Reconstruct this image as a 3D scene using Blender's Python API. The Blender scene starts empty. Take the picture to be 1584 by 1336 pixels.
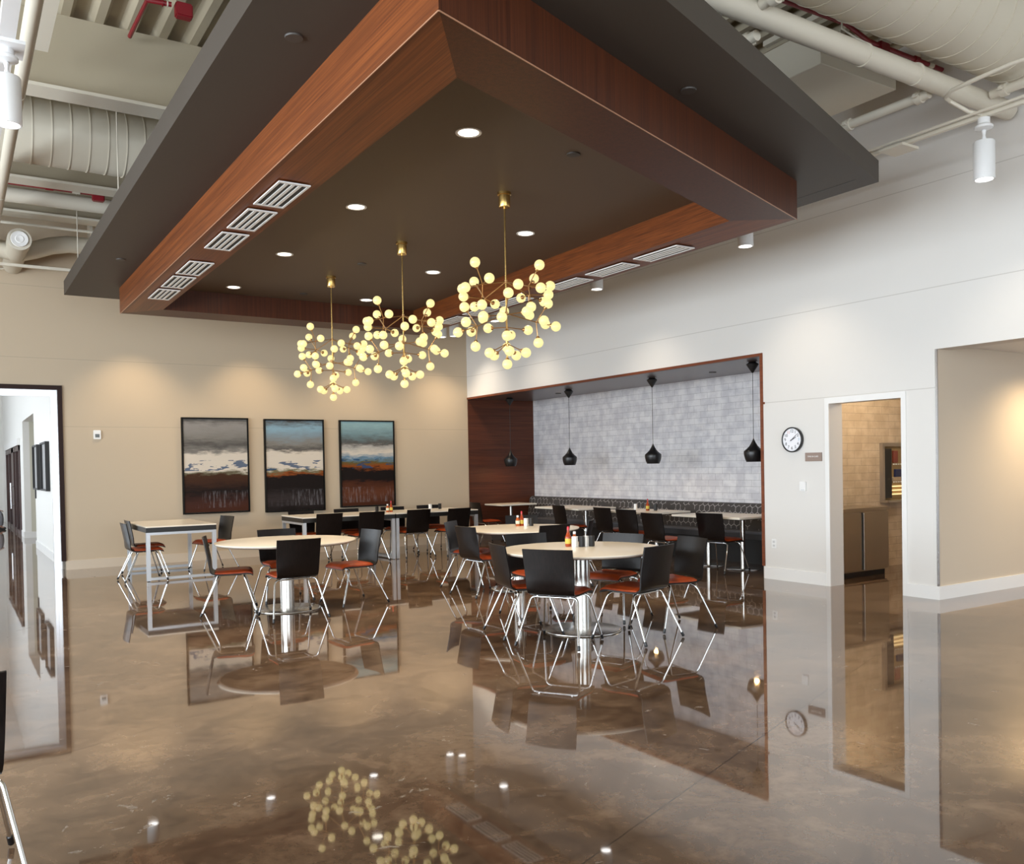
import bpy, bmesh, math, random
from mathutils import Vector, Matrix, Euler
random.seed(7)
sc = bpy.context.scene
COL = sc.collection

# ------------------------------------------------------------------ camera
F_PX, YAW, PITCH, ROLL = 1364.65, 0.5678, -0.0163, -0.0184
fw = Vector((math.sin(YAW) * math.cos(PITCH), math.cos(YAW) * math.cos(PITCH), math.sin(PITCH)))
r0 = Vector((math.cos(YAW), -math.sin(YAW), 0))
u0 = r0.cross(fw)
rt = r0 * math.cos(ROLL) + u0 * math.sin(ROLL)
up = -r0 * math.sin(ROLL) + u0 * math.cos(ROLL)
cam_d = bpy.data.cameras.new('camera')
cam = bpy.data.objects.new('camera', cam_d)
COL.objects.link(cam)
M = Matrix((rt, up, -fw)).transposed().to_4x4()
M.translation = Vector((0, 0, 1.5))
cam.matrix_world = M
cam_d.sensor_fit = 'HORIZONTAL'
cam_d.sensor_width = 36
cam_d.lens = F_PX / 1584 * 36
cam_d.shift_y = 75.2 / 1584
cam_d.clip_start = 0.05
sc.camera = cam

# ------------------------------------------------------------------ exposure, sky, daylight
vs = sc.view_settings
vs.view_transform = 'Standard'
vs.look = 'None'
vs.gamma = 1
vs.use_curve_mapping = False
vs.exposure = 0.35
w = bpy.data.worlds.new('sky'); sc.world = w
w.use_nodes = True
bg = w.node_tree.nodes['Background']
bg.inputs[0].default_value = (0.80, 0.90, 1.0, 1)
bg.inputs[1].default_value = 2.0
sc.cycles.max_bounces = 10
sc.cycles.diffuse_bounces = 6
sc.cycles.glossy_bounces = 5
sc.cycles.transmission_bounces = 6
sc.cycles.sample_clamp_indirect = 6.0
sc.cycles.caustics_reflective = False
sc.cycles.caustics_refractive = False
sc.cycles.use_denoising = True


def area(name, loc, rot, sx, sy, power, color):
    l = bpy.data.lights.new(name, 'AREA')
    l.shape = 'RECTANGLE'; l.size = sx; l.size_y = sy; l.energy = power; l.color = color
    o = bpy.data.objects.new(name, l); COL.objects.link(o)
    o.location = loc; o.rotation_euler = rot
    return o


# daylight coming through the windows of the left wall, the rear wall and the corridor
SKYC = (0.86, 0.94, 1.0)
for k, yc in enumerate((-1.6, 2.4, 6.4, 10.4)):
    area('window_daylight', (-6.35, yc, 2.35), (0, -math.pi / 2, 0), 3.6, 3.4, 330, SKYC)
area('window_daylight', (1.5, -5.35, 2.5), (math.pi / 2, 0, 0), 9.0, 3.4, 260, SKYC)
for yc in (18.5, 23.0, 27.5):
    area('corridor_daylight', (-4.3, yc, 2.4), (0, -math.pi / 2, 0), 3.6, 3.4, 88, SKYC)


def lamp(kind, loc, power, color, parent=None, angle=80, blend=.6, size=.05, rot=(0, 0, 0)):
    l = bpy.data.lights.new('lamp_light', kind)
    l.energy = power; l.color = color
    l.shadow_soft_size = size
    if kind == 'SPOT':
        l.spot_size = math.radians(angle); l.spot_blend = blend
    o = bpy.data.objects.new('lamp_light', l); COL.objects.link(o)
    o.location = loc; o.rotation_euler = rot
    if parent:
        o.parent = parent
    return o


# ------------------------------------------------------------------ materials
def mat(name, color=(.8, .8, .8), rough=.5, metal=0.0, spec=.5, emit=None, estr=0):
    m = bpy.data.materials.new(name); m.use_nodes = True
    b = m.node_tree.nodes['Principled BSDF']
    b.inputs['Base Color'].default_value = (*color, 1)
    b.inputs['Roughness'].default_value = rough
    b.inputs['Metallic'].default_value = metal
    b.inputs['Specular IOR Level'].default_value = spec
    if emit:
        b.inputs['Emission Color'].default_value = (*emit, 1)
        b.inputs['Emission Strength'].default_value = estr
    return m


class NT:
    def __init__(s, m):
        s.m = m; s.t = m.node_tree; s.b = s.t.nodes['Principled BSDF']

    def n(s, typ, **kw):
        nd = s.t.nodes.new(typ)
        for k, v in kw.items():
            setattr(nd, k, v)
        return nd

    def l(s, a, b):
        s.t.links.new(a, b)

    def coord(s, scale=(1, 1, 1), loc=(0, 0, 0), rot=(0, 0, 0)):
        c = s.n('ShaderNodeTexCoord'); mp = s.n('ShaderNodeMapping')
        mp.inputs['Scale'].default_value = scale
        mp.inputs['Location'].default_value = loc
        mp.inputs['Rotation'].default_value = rot
        src = c.outputs['Object']
        if any(rot):
            m0 = s.n('ShaderNodeMapping'); m0.inputs['Rotation'].default_value = rot
            s.l(src, m0.inputs['Vector']); src = m0.outputs['Vector']
            mp.inputs['Rotation'].default_value = (0, 0, 0)
        s.l(src, mp.inputs['Vector'])
        return mp.outputs['Vector']

    def noise(s, vec, scale, detail=4, rough=.55, dist=0):
        n = s.n('ShaderNodeTexNoise')
        n.inputs['Scale'].default_value = scale
        n.inputs['Detail'].default_value = detail
        n.inputs['Roughness'].default_value = rough
        n.inputs['Distortion'].default_value = dist
        s.l(vec, n.inputs['Vector'])
        return n.outputs['Fac']

    def ramp(s, fac, stops, interp='LINEAR'):
        r = s.n('ShaderNodeValToRGB'); r.color_ramp.interpolation = interp
        e = r.color_ramp.elements
        while len(e) < len(stops):
            e.new(.5)
        for x, (p, c) in zip(e, stops):
            x.position = p; x.color = (*c, 1) if len(c) == 3 else c
        s.l(fac, r.inputs['Fac'])
        return r.outputs['Color']

    def math(s, op, a, b=None, c=None, clamp=False):
        m = s.n('ShaderNodeMath', operation=op); m.use_clamp = clamp
        for i, v in enumerate((a, b, c)):
            if v is None:
                continue
            if isinstance(v, (int, float)):
                m.inputs[i].default_value = v
            else:
                s.l(v, m.inputs[i])
        return m.outputs[0]

    def mix(s, fac, a, b, typ='MIX'):
        m = s.n('ShaderNodeMix', data_type='RGBA', blend_type=typ)
        if isinstance(fac, (int, float)):
            m.inputs[0].default_value = fac
        else:
            s.l(fac, m.inputs[0])
        for i, v in ((6, a), (7, b)):
            if isinstance(v, tuple):
                m.inputs[i].default_value = (*v, 1)
            else:
                s.l(v, m.inputs[i])
        return m.outputs[2]

    def bump(s, h, strength, dist=.01):
        b = s.n('ShaderNodeBump')
        b.inputs['Strength'].default_value = strength
        b.inputs['Distance'].default_value = dist
        s.l(h, b.inputs['Height'])
        s.l(b.outputs['Normal'], s.b.inputs['Normal'])

    def base(s, c):
        s.l(c, s.b.inputs['Base Color'])

    def sep(s, vec):
        x = s.n('ShaderNodeSeparateXYZ'); s.l(vec, x.inputs[0])
        return x.outputs


def wood(name, grain, dark, light, rough=.45):
    """grain = mapping scale: small along the grain, large across it"""
    m = mat(name, light, rough, spec=.35); t = NT(m)
    v = t.coord(grain)
    a = t.noise(v, 1.0, 5, .6, .15)
    v2 = t.coord(tuple(g * .22 for g in grain))
    b = t.noise(v2, 1.0, 3, .5)
    f = t.math('ADD', t.math('MULTIPLY', a, .75), t.math('MULTIPLY', b, .35))
    mid = tuple((p + q) / 2 for p, q in zip(dark, light))
    t.base(t.ramp(f, [(.34, dark), (.52, mid), (.68, light)]))
    return m


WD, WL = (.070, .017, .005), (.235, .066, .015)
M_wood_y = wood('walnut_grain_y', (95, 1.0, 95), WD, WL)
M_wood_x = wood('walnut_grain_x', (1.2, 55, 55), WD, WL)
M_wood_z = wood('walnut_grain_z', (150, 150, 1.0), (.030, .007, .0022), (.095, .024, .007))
M_wood_niche = wood('niche_panel_wood', (1.2, 60, 60), (.04, .011, .005), (.11, .03, .012))
M_wood_trim = wood('niche_trim_wood', (40, 1.0, 40), (.13, .032, .012), (.22, .06, .022))


def wall_mat(name, color, axis):
    m = mat(name, color, .55, spec=.3); t = NT(m)
    v = t.coord()
    z = t.sep(v)[2]
    lines = None
    for zz in (2.25, 3.31, 4.415):
        d = t.math('LESS_THAN', t.math('ABSOLUTE', t.math('SUBTRACT', z, zz)), .0045)
        lines = d if lines is None else t.math('MAXIMUM', lines, d)
    t.base(t.mix(t.math('MULTIPLY', lines, .35), color, (.25, .22, .18)))
    n = t.noise(v, 240, 2)
    t.bump(n, .04, .002)
    return m


M_wall_b = wall_mat('back_wall_shaded_paint', (.545, .445, .325), 0)  # same paint as the right wall, with its dimmer warm light in the colour
M_wall_r = wall_mat('right_wall_paint', (.75, .73, .70), 1)
M_wall_n = mat('plain_wall_paint', (.76, .72, .66), .6, spec=.3)
M_white = mat('white_trim_paint', (.84, .835, .82), .4)
M_base_b = mat('baseboard_paint', (.62, .53, .42), .4)
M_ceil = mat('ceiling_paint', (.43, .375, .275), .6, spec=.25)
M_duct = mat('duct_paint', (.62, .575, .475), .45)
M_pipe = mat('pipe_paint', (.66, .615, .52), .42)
M_char = mat('charcoal_gypsum', (.058, .047, .038), .55, spec=.35)
M_recess = mat('dark_recess_paint', (.115, .080, .054), .55, spec=.35)
M_red = mat('red_sprinkler_pipe', (.25, .012, .02), .4)
M_black = mat('black_satin', (.008, .008, .009), .35)
M_blackm = mat('black_matt', (.012, .011, .011), .5)
M_chrome = mat('chrome', (.78, .80, .82), .12, 1)
M_steel = mat('brushed_steel', (.58, .56, .53), .24, 1)
M_steel_k = mat('kitchen_steel', (.50, .45, .39), .33, 1)
M_silver = mat('silver_powder_coat', (.58, .60, .63), .32, .6)
M_alu = mat('bright_aluminium', (.62, .62, .64), .22, 1)
M_brass = mat('brass', (.62, .41, .14), .25, 1)
M_copper = mat('brass_stem', (.55, .33, .15), .3, 1)
M_plastic = mat('white_plastic', (.85, .85, .84), .35)
M_globe = mat('lit_globe_glass', (.22, .14, .12), .3, emit=(1.0, .86, .34), estr=.78)
M_lampw = mat('lit_lens', (.9, .9, .85), .3, emit=(1.0, .93, .80), estr=4)
M_lampc = mat('lit_lens_cool', (.9, .9, .9), .3, emit=(1.0, .98, .95), estr=5)
M_bulb = mat('lit_pendant_bulb', (.9, .7, .4), .3, emit=(1.0, .55, .16), estr=10)
M_white_cyl = mat('white_cylinder_paint', (.80, .81, .82), .4)

# floor: polished stained concrete with saw-cut joints and scuffs
M_floor = mat('polished_concrete', (.1, .08, .06), .03, spec=.85)
t = NT(M_floor)
v = t.coord()
n1 = t.noise(v, .55, 6, .6, .4)
n2 = t.noise(v, 3.2, 6, .65, .8)
n3 = t.noise(t.coord((1, 1, 1), (3.1, 7.7, 0)), 14, 5, .65)
f = t.math('ADD', t.math('ADD', t.math('MULTIPLY', n1, .50), t.math('MULTIPLY', n2, .36)), t.math('MULTIPLY', n3, .16))
basec = t.ramp(f, [(.38, (.056, .032, .020)), (.50, (.150, .091, .055)), (.60, (.265, .170, .106))])
s1 = t.noise(t.coord((1, 1, 1), (11.3, 2.1, 0)), 4.2, 6, .68, 1.6)
s2 = t.noise(t.coord((1, 1, 1), (1.3, 8.1, 0)), 1.1, 3, .5)
thr = t.math('SUBTRACT', .745, t.math('MULTIPLY', s2, .15))
scuff = t.math('GREATER_THAN', s1, thr)
s3 = t.noise(t.coord((1.0, 9.0, 1), (5, 3, 0), (0, 0, -.55)), 2.3, 3, .5, .3)
scratch = t.math('GREATER_THAN', s3, .765)
scuff = t.math('MULTIPLY', t.math('MAXIMUM', scuff, scratch), .30)
basec = t.mix(scuff, basec, (.46, .42, .37))
sp = t.sep(v)


def joint(nx, ny, d, half=.004):
    e = t.math('ADD', t.math('MULTIPLY', sp[0], nx), t.math('MULTIPLY', sp[1], ny))
    return t.math('LESS_THAN', t.math('ABSOLUTE', t.math('SUBTRACT', e, d)), half)


jl = None
for (x0, y0), (x1, y1) in (((4.934, 3.80), (1.991, 2.657)), ((.181, 5.153), (1.349, 5.666))):
    L = math.hypot(x1 - x0, y1 - y0); nx, ny = -(y1 - y0) / L, (x1 - x0) / L
    j = joint(nx, ny, nx * x0 + ny * y0)
    jl = j if jl is None else t.math('MAXIMUM', jl, j)
jl = t.math('MAXIMUM', jl, joint(0, 1, 14.6))
basec = t.mix(t.math('MULTIPLY', jl, .6), basec, (.012, .009, .007))
t.base(basec)
rr = t.math('ADD', t.math('MULTIPLY', n3, .05), .008)
rr = t.math('ADD', rr, t.math('MULTIPLY', scuff, .8))
t.l(rr, t.b.inputs['Roughness'])
t.bump(t.noise(v, 1.7, 2, .5), .03, .02)
t.b.inputs['Coat Weight'].default_value = .30
t.b.inputs['Coat Roughness'].default_value = .02


def tile_mat(name, c1, c2, mortar, uaxis, stain):
    m = mat(name, c1, .35); t = NT(m)
    v = t.coord()
    x = t.sep(v)
    cb = t.n('ShaderNodeCombineXYZ')
    t.l(x[uaxis], cb.inputs[0]); t.l(x[2], cb.inputs[1])
    br = t.n('ShaderNodeTexBrick')
    br.offset = .5
    br.inputs['Color1'].default_value = (*c1, 1)
    br.inputs['Color2'].default_value = (*c2, 1)
    br.inputs['Mortar'].default_value = (*mortar, 1)
    br.inputs['Scale'].default_value = 1
    br.inputs['Mortar Size'].default_value = .0022
    br.inputs['Mortar Smooth'].default_value = .1
    br.inputs['Brick Width'].default_value = .305
    br.inputs['Row Height'].default_value = .1016
    t.l(cb.outputs[0], br.inputs['Vector'])
    n = t.ramp(t.noise(v, 5.5, 4, .55), [(.40, stain), (.60, (1, 1, 1))])
    t.base(t.mix(.75, br.outputs['Color'], n, 'MULTIPLY'))
    t.bump(br.outputs['Fac'], -.3, .004)
    return m


M_tile = tile_mat('grey_white_tile', (.83, .83, .855), (.77, .77, .80), (.40, .40, .42), 1, (.74, .74, .775))
M_tile_k = tile_mat('cream_tile', (.70, .60, .48), (.65, .55, .44), (.36, .29, .22), 0, (.78, .74, .68))

# upholstery with pale hexagon outlines
M_uph = mat('hexagon_upholstery', (.06, .055, .055), .75)
t = NT(M_uph)
x = t.sep(t.coord())
S = 9.0
px = t.math('MULTIPLY', x[1], S); py = t.math('MULTIPLY', x[2], S)
RX, RY = 1.0, 1.7320508


def hexc(ax, ay):
    qx = t.math('SUBTRACT', t.math('FLOORED_MODULO', ax, RX), RX / 2)
    qy = t.math('SUBTRACT', t.math('FLOORED_MODULO', ay, RY), RY / 2)
    return qx, qy, t.math('ADD', t.math('MULTIPLY', qx, qx), t.math('MULTIPLY', qy, qy))


ax, ay, da = hexc(px, py)
bx, by, db = hexc(t.math('SUBTRACT', px, RX / 2), t.math('SUBTRACT', py, RY / 2))
sel = t.math('LESS_THAN', da, db)
inv = t.math('SUBTRACT', 1, sel)
gx = t.math('ABSOLUTE', t.math('ADD', t.math('MULTIPLY', ax, sel), t.math('MULTIPLY', bx, inv)))
gy = t.math('ABSOLUTE', t.math('ADD', t.math('MULTIPLY', ay, sel), t.math('MULTIPLY', by, inv)))
ed = t.math('MAXIMUM', t.math('ADD', t.math('MULTIPLY', gx, .5), t.math('MULTIPLY', gy, .8660254)), gx)
line = t.math('GREATER_THAN', ed, .455)
gap = t.math('GREATER_THAN', t.noise(t.coord(), 6.0, 1), .44)
t.base(t.mix(t.math('MULTIPLY', line, gap), (.055, .050, .050), (.34, .33, .33)))

# chair materials
M_ply = mat('black_stained_plywood', (.012, .0085, .008), .30, spec=.30)
t = NT(M_ply)
t.base(t.ramp(t.noise(t.coord((90, 90, 2)), 1, 3), [(.35, (.0028, .0020, .0020)), (.7, (.009, .0055, .005))]))
M_leather = mat('rust_leather', (.30, .060, .022), .40, spec=.28)
t = NT(M_leather)
t.base(t.ramp(t.noise(t.coord(), 9, 4), [(.3, (.26, .036, .008)), (.7, (.42, .066, .014))]))
t.bump(t.noise(t.coord(), 160, 3), .15, .002)
M_table = mat('cream_laminate', (.86, .79, .68), .25)
M_edge = mat('black_table_apron', (.012, .011, .010), .38)
M_edge2 = mat('dark_table_edge', (.10, .075, .055), .4)


# ------------------------------------------------------------------ mesh helper
class MB:
    def __init__(s):
        s.bm = bmesh.new()

    def box(s, x0, x1, y0, y1, z0, z1):
        vs_ = [s.bm.verts.new((x, y, z)) for z in (z0, z1) for x, y in ((x0, y0), (x1, y0), (x1, y1), (x0, y1))]
        for f in ((3, 2, 1, 0), (4, 5, 6, 7), (0, 1, 5, 4), (1, 2, 6, 5), (2, 3, 7, 6), (3, 0, 4, 7)):
            s.bm.faces.new([vs_[i] for i in f])
        return s

    def prism(s, poly, z0, z1):
        a = [s.bm.verts.new((x, y, z0)) for x, y in poly]
        b = [s.bm.verts.new((x, y, z1)) for x, y in poly]
        n = len(poly)
        s.bm.faces.new(a[::-1]); s.bm.faces.new(b)
        for i in range(n):
            s.bm.faces.new((a[i], a[(i + 1) % n], b[(i + 1) % n], b[i]))
        return s

    def loft(s, rings, closed=True, caps=True):
        vv = [[s.bm.verts.new(p) for p in r] for r in rings]
        n = len(vv[0])
        for a, b in zip(vv, vv[1:]):
            for i in range(n if closed else n - 1):
                s.bm.faces.new((a[i], a[(i + 1) % n], b[(i + 1) % n], b[i]))
        if caps:
            s.bm.faces.new(vv[0][::-1]); s.bm.faces.new(vv[-1])
        return s

    def tube(s, pts, r, n=10):
        pts = [Vector(p) for p in pts]
        rings = []
        prev = None
        for i, p in enumerate(pts):
            if i == 0:
                d = pts[1] - p
            elif i == len(pts) - 1:
                d = p - pts[i - 1]
            else:
                d = (pts[i + 1] - p).normalized() + (p - pts[i - 1]).normalized()
            d.normalize()
            if prev is None:
                a = Vector((0, 0, 1)) if abs(d.z) < .9 else Vector((1, 0, 0))
                e1 = d.cross(a).normalized()
            else:
                e1 = (prev - d * prev.dot(d)).normalized()
            prev = e1
            e2 = d.cross(e1)
            rr_ = r[i] if isinstance(r, (list, tuple)) else r
            rings.append([p + (e1 * math.cos(q) + e2 * math.sin(q)) * rr_ for q in (2 * math.pi * k / n for k in range(n))])
        return s.loft(rings)

    def lathe(s, prof, n=32, c=(0, 0, 0), ring=False):
        if ring:
            prof = list(prof) + [prof[0]]
        rings = [[(c[0] + r * math.cos(q), c[1] + r * math.sin(q), c[2] + z) for q in (2 * math.pi * k / n for k in range(n))] for r, z in prof]
        return s.loft(rings, caps=not ring)

    def sphere(s, c, r, n=16, m=10):
        prof = [(max(r * math.sin(math.pi * k / m), r * .02), -r * math.cos(math.pi * k / m)) for k in range(m + 1)]
        return s.lathe(prof, n, c)

    def bevel(s, w_, seg=2):
        bmesh.ops.bevel(s.bm, geom=[e for e in s.bm.edges], offset=w_, segments=seg, affect='EDGES', clamp_overlap=True)
        return s

    def build(s, name, m, parent=None, smooth=False, loc=None):
        me = bpy.data.meshes.new(name)
        bmesh.ops.recalc_face_normals(s.bm, faces=s.bm.faces)
        s.bm.to_mesh(me); s.bm.free()
        me.materials.append(m)
        if smooth:
            for p in me.polygons:
                p.use_smooth = True
            if hasattr(me, 'set_sharp_from_angle'):
                me.set_sharp_from_angle(angle=math.radians(40))
        o = bpy.data.objects.new(name, me); COL.objects.link(o)
        if parent:
            o.parent = parent
        if loc:
            o.location = loc
        return o


def arc3(p0, p1, p2, r, n=5):
    """polyline p0-p1-p2 with the corner rounded"""
    p0, p1, p2 = map(Vector, (p0, p1, p2))
    a = p1 + (p0 - p1).normalized() * r
    b = p1 + (p2 - p1).normalized() * r
    return [a * (1 - q) ** 2 + p1 * 2 * q * (1 - q) + b * q * q for q in (k / n for k in range(n + 1))]


def tag(o, label, cat, group=None, kind=None):
    o['label'] = label; o['category'] = cat
    if group:
        o['group'] = group
    if kind:
        o['kind'] = kind
    return o


def empty(name, loc=(0, 0, 0), rz=0, label=None, cat=None, group=None):
    o = bpy.data.objects.new(name, None); COL.objects.link(o)
    o.location = loc; o.rotation_euler = (0, 0, rz)
    o.empty_display_size = .1
    if label:
        tag(o, label, cat, group)
    return o


def copy_tree(o, parent=None):
    c = o.copy(); COL.objects.link(c)
    if parent:
        c.parent = parent
    for ch in list(o.children):
        copy_tree(ch, c)
    return c


def place(proto, used, loc, rz=0, label=None, group=None):
    o = copy_tree(proto) if used else proto
    o.location = loc; o.rotation_euler = (0, 0, rz)
    if label:
        o['label'] = label
    if group:
        o['group'] = group
    return o


def struct(name, mb, m, **k):
    o = mb.build(name, m, **k); o['kind'] = 'structure'
    return o


def holed(axis, pos0, pos1, u0, u1, z0, z1, holes):
    """wall box between pos0..pos1 on `axis` normal, with rectangular holes (ua,ub,za,zb)"""
    us = sorted({u0, u1, *[h[0] for h in holes], *[h[1] for h in holes]})
    zs = sorted({z0, z1, *[h[2] for h in holes], *[h[3] for h in holes]})
    us = [u for u in us if u0 <= u <= u1]; zs = [z for z in zs if z0 <= z <= z1]
    mb = MB()
    for a, b in zip(us, us[1:]):
        run = None
        for c, d in zip(zs, zs[1:]):
            m_, n_ = (a + b) / 2, (c + d) / 2
            solid = not any(h[0] < m_ < h[1] and h[2] < n_ < h[3] for h in holes)
            if solid:
                run = (run[0], d) if run else (c, d)
            if (not solid or d == zs[-1]) and run:
                if axis == 'x':
                    mb.box(pos0, pos1, a, b, *run)
                else:
                    mb.box(a, b, pos0, pos1, *run)
                run = None
    return mb


# ------------------------------------------------------------------ room shell
XR, YB = 8.823, 15.45
ZD = 5.96                                     # underside of the roof deck
NY0, NY1, NX, NZ = 7.835, YB, 10.403, 2.885   # niche
struct('floor', MB().box(-7, 14, -6, 36, -.12, 0), M_floor)
struct('wall_right', holed('x', XR, XR + .24, -6, YB, 0, ZD, [(NY0, NY1 + 1, -1, NZ), (5.859, 6.808, -1, 2.178), (1.0, 5.454, -1, 2.655)]), M_wall_r)
struct('wall_back', holed('y', YB, YB + .14, -7, NX + .24, 0, ZD, [(-3.2, 1.517, -1, 2.886)]), M_wall_b)
wl = [(yc - 1.8, yc + 1.8, .55, 4.15) for yc in (-1.6, 2.4, 6.4, 10.4)]
struct('wall_left', holed('x', -6.25, -6.0, -6, YB, 0, ZD, wl), M_wall_n)
struct('wall_rear', holed('y', -5.25, -5.0, -7, XR + .24, 0, ZD, [(-3.0, 6.0, .6, 4.2)]), M_wall_n)
# corrugated deck overhead
mb = MB()
prof = []
xx = -7.0
while xx < 9.4:
    for dx, dz in ((0, 0), (.05, .09), (.17, .09), (.22, 0)):
        prof.append((xx + dx, ZD + dz))
    xx += .30
mb.loft([[(x, y, z) for x, z in prof] for y in (-6, YB + .14)], closed=False, caps=False)
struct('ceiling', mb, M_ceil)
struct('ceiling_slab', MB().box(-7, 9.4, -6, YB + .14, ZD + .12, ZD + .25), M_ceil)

# side hallway to the right of the pier and the kitchen behind the right wall
struct('wall_hall', MB().box(XR + .24, 14, 5.448, 5.60, 0, 2.9).box(XR + .012, XR + .24, 5.448, 5.4545, 0, 2.655), mat('hall_paint', (.60, .51, .40), .6))
struct('ceiling_hall', MB().box(XR + .24, 14, .5, 5.454, 2.70, 2.8), M_white)
struct('wall_hall_far', MB().box(13.9, 14, .5, 5.454, 0, 2.7), M_wall_n)
lamp('SPOT', (10.6, 4.75, 2.66), 150, (1, .76, .45), angle=150, blend=1, size=.1)
struct('wall_kitchen', MB().box(XR + .24, 13, 7.6, 7.66, 0, 2.9), M_tile_k)
struct('wall_kitchen_end', MB().box(12.9, 13, 5.6, 7.6, 0, 2.9), M_wall_n)
struct('ceiling_kitchen', MB().box(XR + .24, 13, 5.6, 7.66, 2.75, 2.9), M_white)
lamp('POINT', (10.2, 6.5, 2.6), 33, (1, .80, .55), size=.15)

# niche: tile wall, wood side panel, soffit, trim
struct('wall_niche', MB().box(NX, NX + .06, NY0 - .1, NY1, 0, NZ + .1), M_tile)
struct('wall_niche_end', MB().box(XR + .24, NX + .06, 7.70, NY0, 0, NZ + .1), M_wood_niche)
struct('wall_niche_side', MB().box(XR + .003, NX, YB - .02, YB, 0.12, NZ), M_wood_niche)
struct('ceiling_niche', MB().box(XR + .02, NX, NY0, YB - .02, NZ - .022, NZ + .05), mat('niche_soffit', (.10, .075, .072), .3))
mb = MB().box(XR - .012, XR + .05, NY0 - .028, NY0 + .015, .16, NZ + .008)
mb.box(XR - .012, XR + .05, NY0 + .015, YB - .001, NZ - .028, NZ + .008)
struct('trim_1', mb, M_wood_trim)

# door openings, casing, corner guard, baseboards
mb = MB()
for y0, y1 in ((5.805, 5.862), (6.804, 6.862)):
    mb.box(XR - .014, XR + .006, y0, y1, 0, 2.24)
mb.box(XR - .014, XR + .006, 5.862, 6.804, 2.172, 2.24)
struct('door_1', mb, M_white)
struct('trim_2', MB().box(XR - .004, XR + .014, 5.444, 5.466, .142, 2.655), M_alu)
mb = MB().box(XR - .016, XR, 6.862, NY0 - .028, 0, .15).box(XR - .016, XR, 5.448, 5.805, 0, .142)
struct('baseboard_right', mb, M_white)
struct('baseboard_hall', MB().box(XR - .016, 13.9, 5.432, 5.448, 0, .142), M_white)
struct('baseboard_back', MB().box(1.517, XR + .003, YB - .016, YB, 0, .145), M_base_b)
struct('baseboard_niche', MB().box(XR + .003, NX, YB - .016, YB, 0, .12), mat('dark_baseboard', (.16, .12, .10), .4))

# dark wood frame and aluminium storefront frame of the corridor opening
mb = MB().box(1.455, 1.520, YB - .03, YB + .15, .14, 2.89).box(-3.2, 1.455, YB - .03, YB + .15, 2.822, 2.89)
struct('door_2', mb, mat('dark_door_frame', (.022, .008, .006), .5, spec=.25))
mb = MB().box(1.405, 1.455, YB + .02, YB + .12, 0.0, 2.822).box(-3.2, 1.405, YB + .02, YB + .12, 2.765, 2.822)
mb.box(1.36, 1.405, YB + .05, YB + .10, 0.0, 2.765).box(-3.2, 1.36, YB + .05, YB + .10, 2.72, 2.765)
struct('trim_3', mb, M_alu)

# corridor beyond the opening
XC = 1.5
M_corr = mat('corridor_paint', (.84, .83, .80), .5)
struct('wall_corridor', holed('x', XC, XC + .14, YB + .14, 33, 0, 5.6, [(20.7, 24.0, -1, 2.78), (25.0, 31.0, -1, 2.25)]), M_corr)
struct('wall_corridor_pier', MB().box(XC + .14, 4.0, 24.0, 24.14, 0, 3.0), mat('corridor_pier_paint', (.62, .60, .50), .5))
struct('ceiling_passage', MB().box(XC + .14, 4, 20.7, 24.0, 2.78, 2.9), M_white)
struct('wall_passage_end', MB().box(4, 4.1, 20.6, 24.14, 0, 3), M_corr)
struct('wall_passage_near', MB().box(XC + .14, 4, 20.56, 20.7, 0, 3), M_corr)
struct('wall_corridor_far', MB().box(-6, XC + .14, 33, 33.2, 0, 5.6), M_corr)
struct('wall_corridor_left', holed('x', -4.2, -4.0, YB + .14, 33, 0, 5.6, [(yc - 1.8, yc + 1.8, .5, 4.2) for yc in (18.5, 23., 27.5)]), M_corr)
struct('ceiling_corridor', MB().box(-6, XC + .14, YB + .14, 33.2, 5.6, 5.7), M_white)
mb = MB().box(XC - .016, XC, YB + .14, 20.7, 0, .145).box(XC - .016, 4, 23.985, 24.0, 0, .145).box(XC - .016, XC, 24.14, 25.0, 0, .145)
struct('baseboard_corridor', mb, M_white)
# dark framed glazed doors along the corridor wall
M_dkframe = mat('dark_red_frame', (.05, .018, .016), .35)
M_glass = mat('door_glass', (.9, .95, .97), .03)
M_glass.node_tree.nodes['Principled BSDF'].inputs['Transmission Weight'].default_value = 1
M_glass.node_tree.nodes['Principled BSDF'].inputs['IOR'].default_value = 1.05
mb = MB()
for y0, y1 in ((25.0, 25.18), (26.4, 26.55), (27.3, 28.2), (29.4, 29.55), (30.85, 31.0)):
    mb.box(XC - .03, XC + .10, y0, y1, 0, 2.25)
mb.box(XC - .03, XC + .10, 25.0, 31.0, 2.12, 2.25).box(XC - .02, XC + .10, 25.0, 31.0, 0, .10)
struct('door_3', mb, M_dkframe)
struct('window_1', MB().box(XC + .03, XC + .045, 25.18, 30.85, .1, 2.12), M_glass)
struct('trim_4', MB().box(XC - .06, XC + .12, 24.95, 31.05, 2.25, 2.42), M_white)
struct('wall_outside', MB().box(4.5, 4.6, 24.3, 33, 0, 4), mat('outside_brick', (.55, .30, .22), .8))
area('corridor_daylight', (3.0, 28, 3.8), (0, 0, 0), 2, 5, 90, SKYC)

# ------------------------------------------------------------------ ceiling canopy
ZC, ZR, ZS, ZT = 3.695, 4.0, 4.05, 4.245
OUT = [(2.040, 13.168), (2.040, 3.777), (6.575, 5.391), (6.680, 13.215)]
INN = [(2.500, 12.624), (2.481, 4.393), (6.075, 5.743), (6.280, 12.663)]
canopy = empty('ceiling_canopy', (4.3, 9, 4.0), 0, 'suspended charcoal ceiling canopy with a walnut frame around a dark recess', 'ceiling canopy')


def cbuild(mb, name, m, par=canopy, **k):
    o = mb.build(name, m, **k); o.parent = par
    o.matrix_parent_inverse = Matrix.Translation(-Vector(par.location))
    return o


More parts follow.
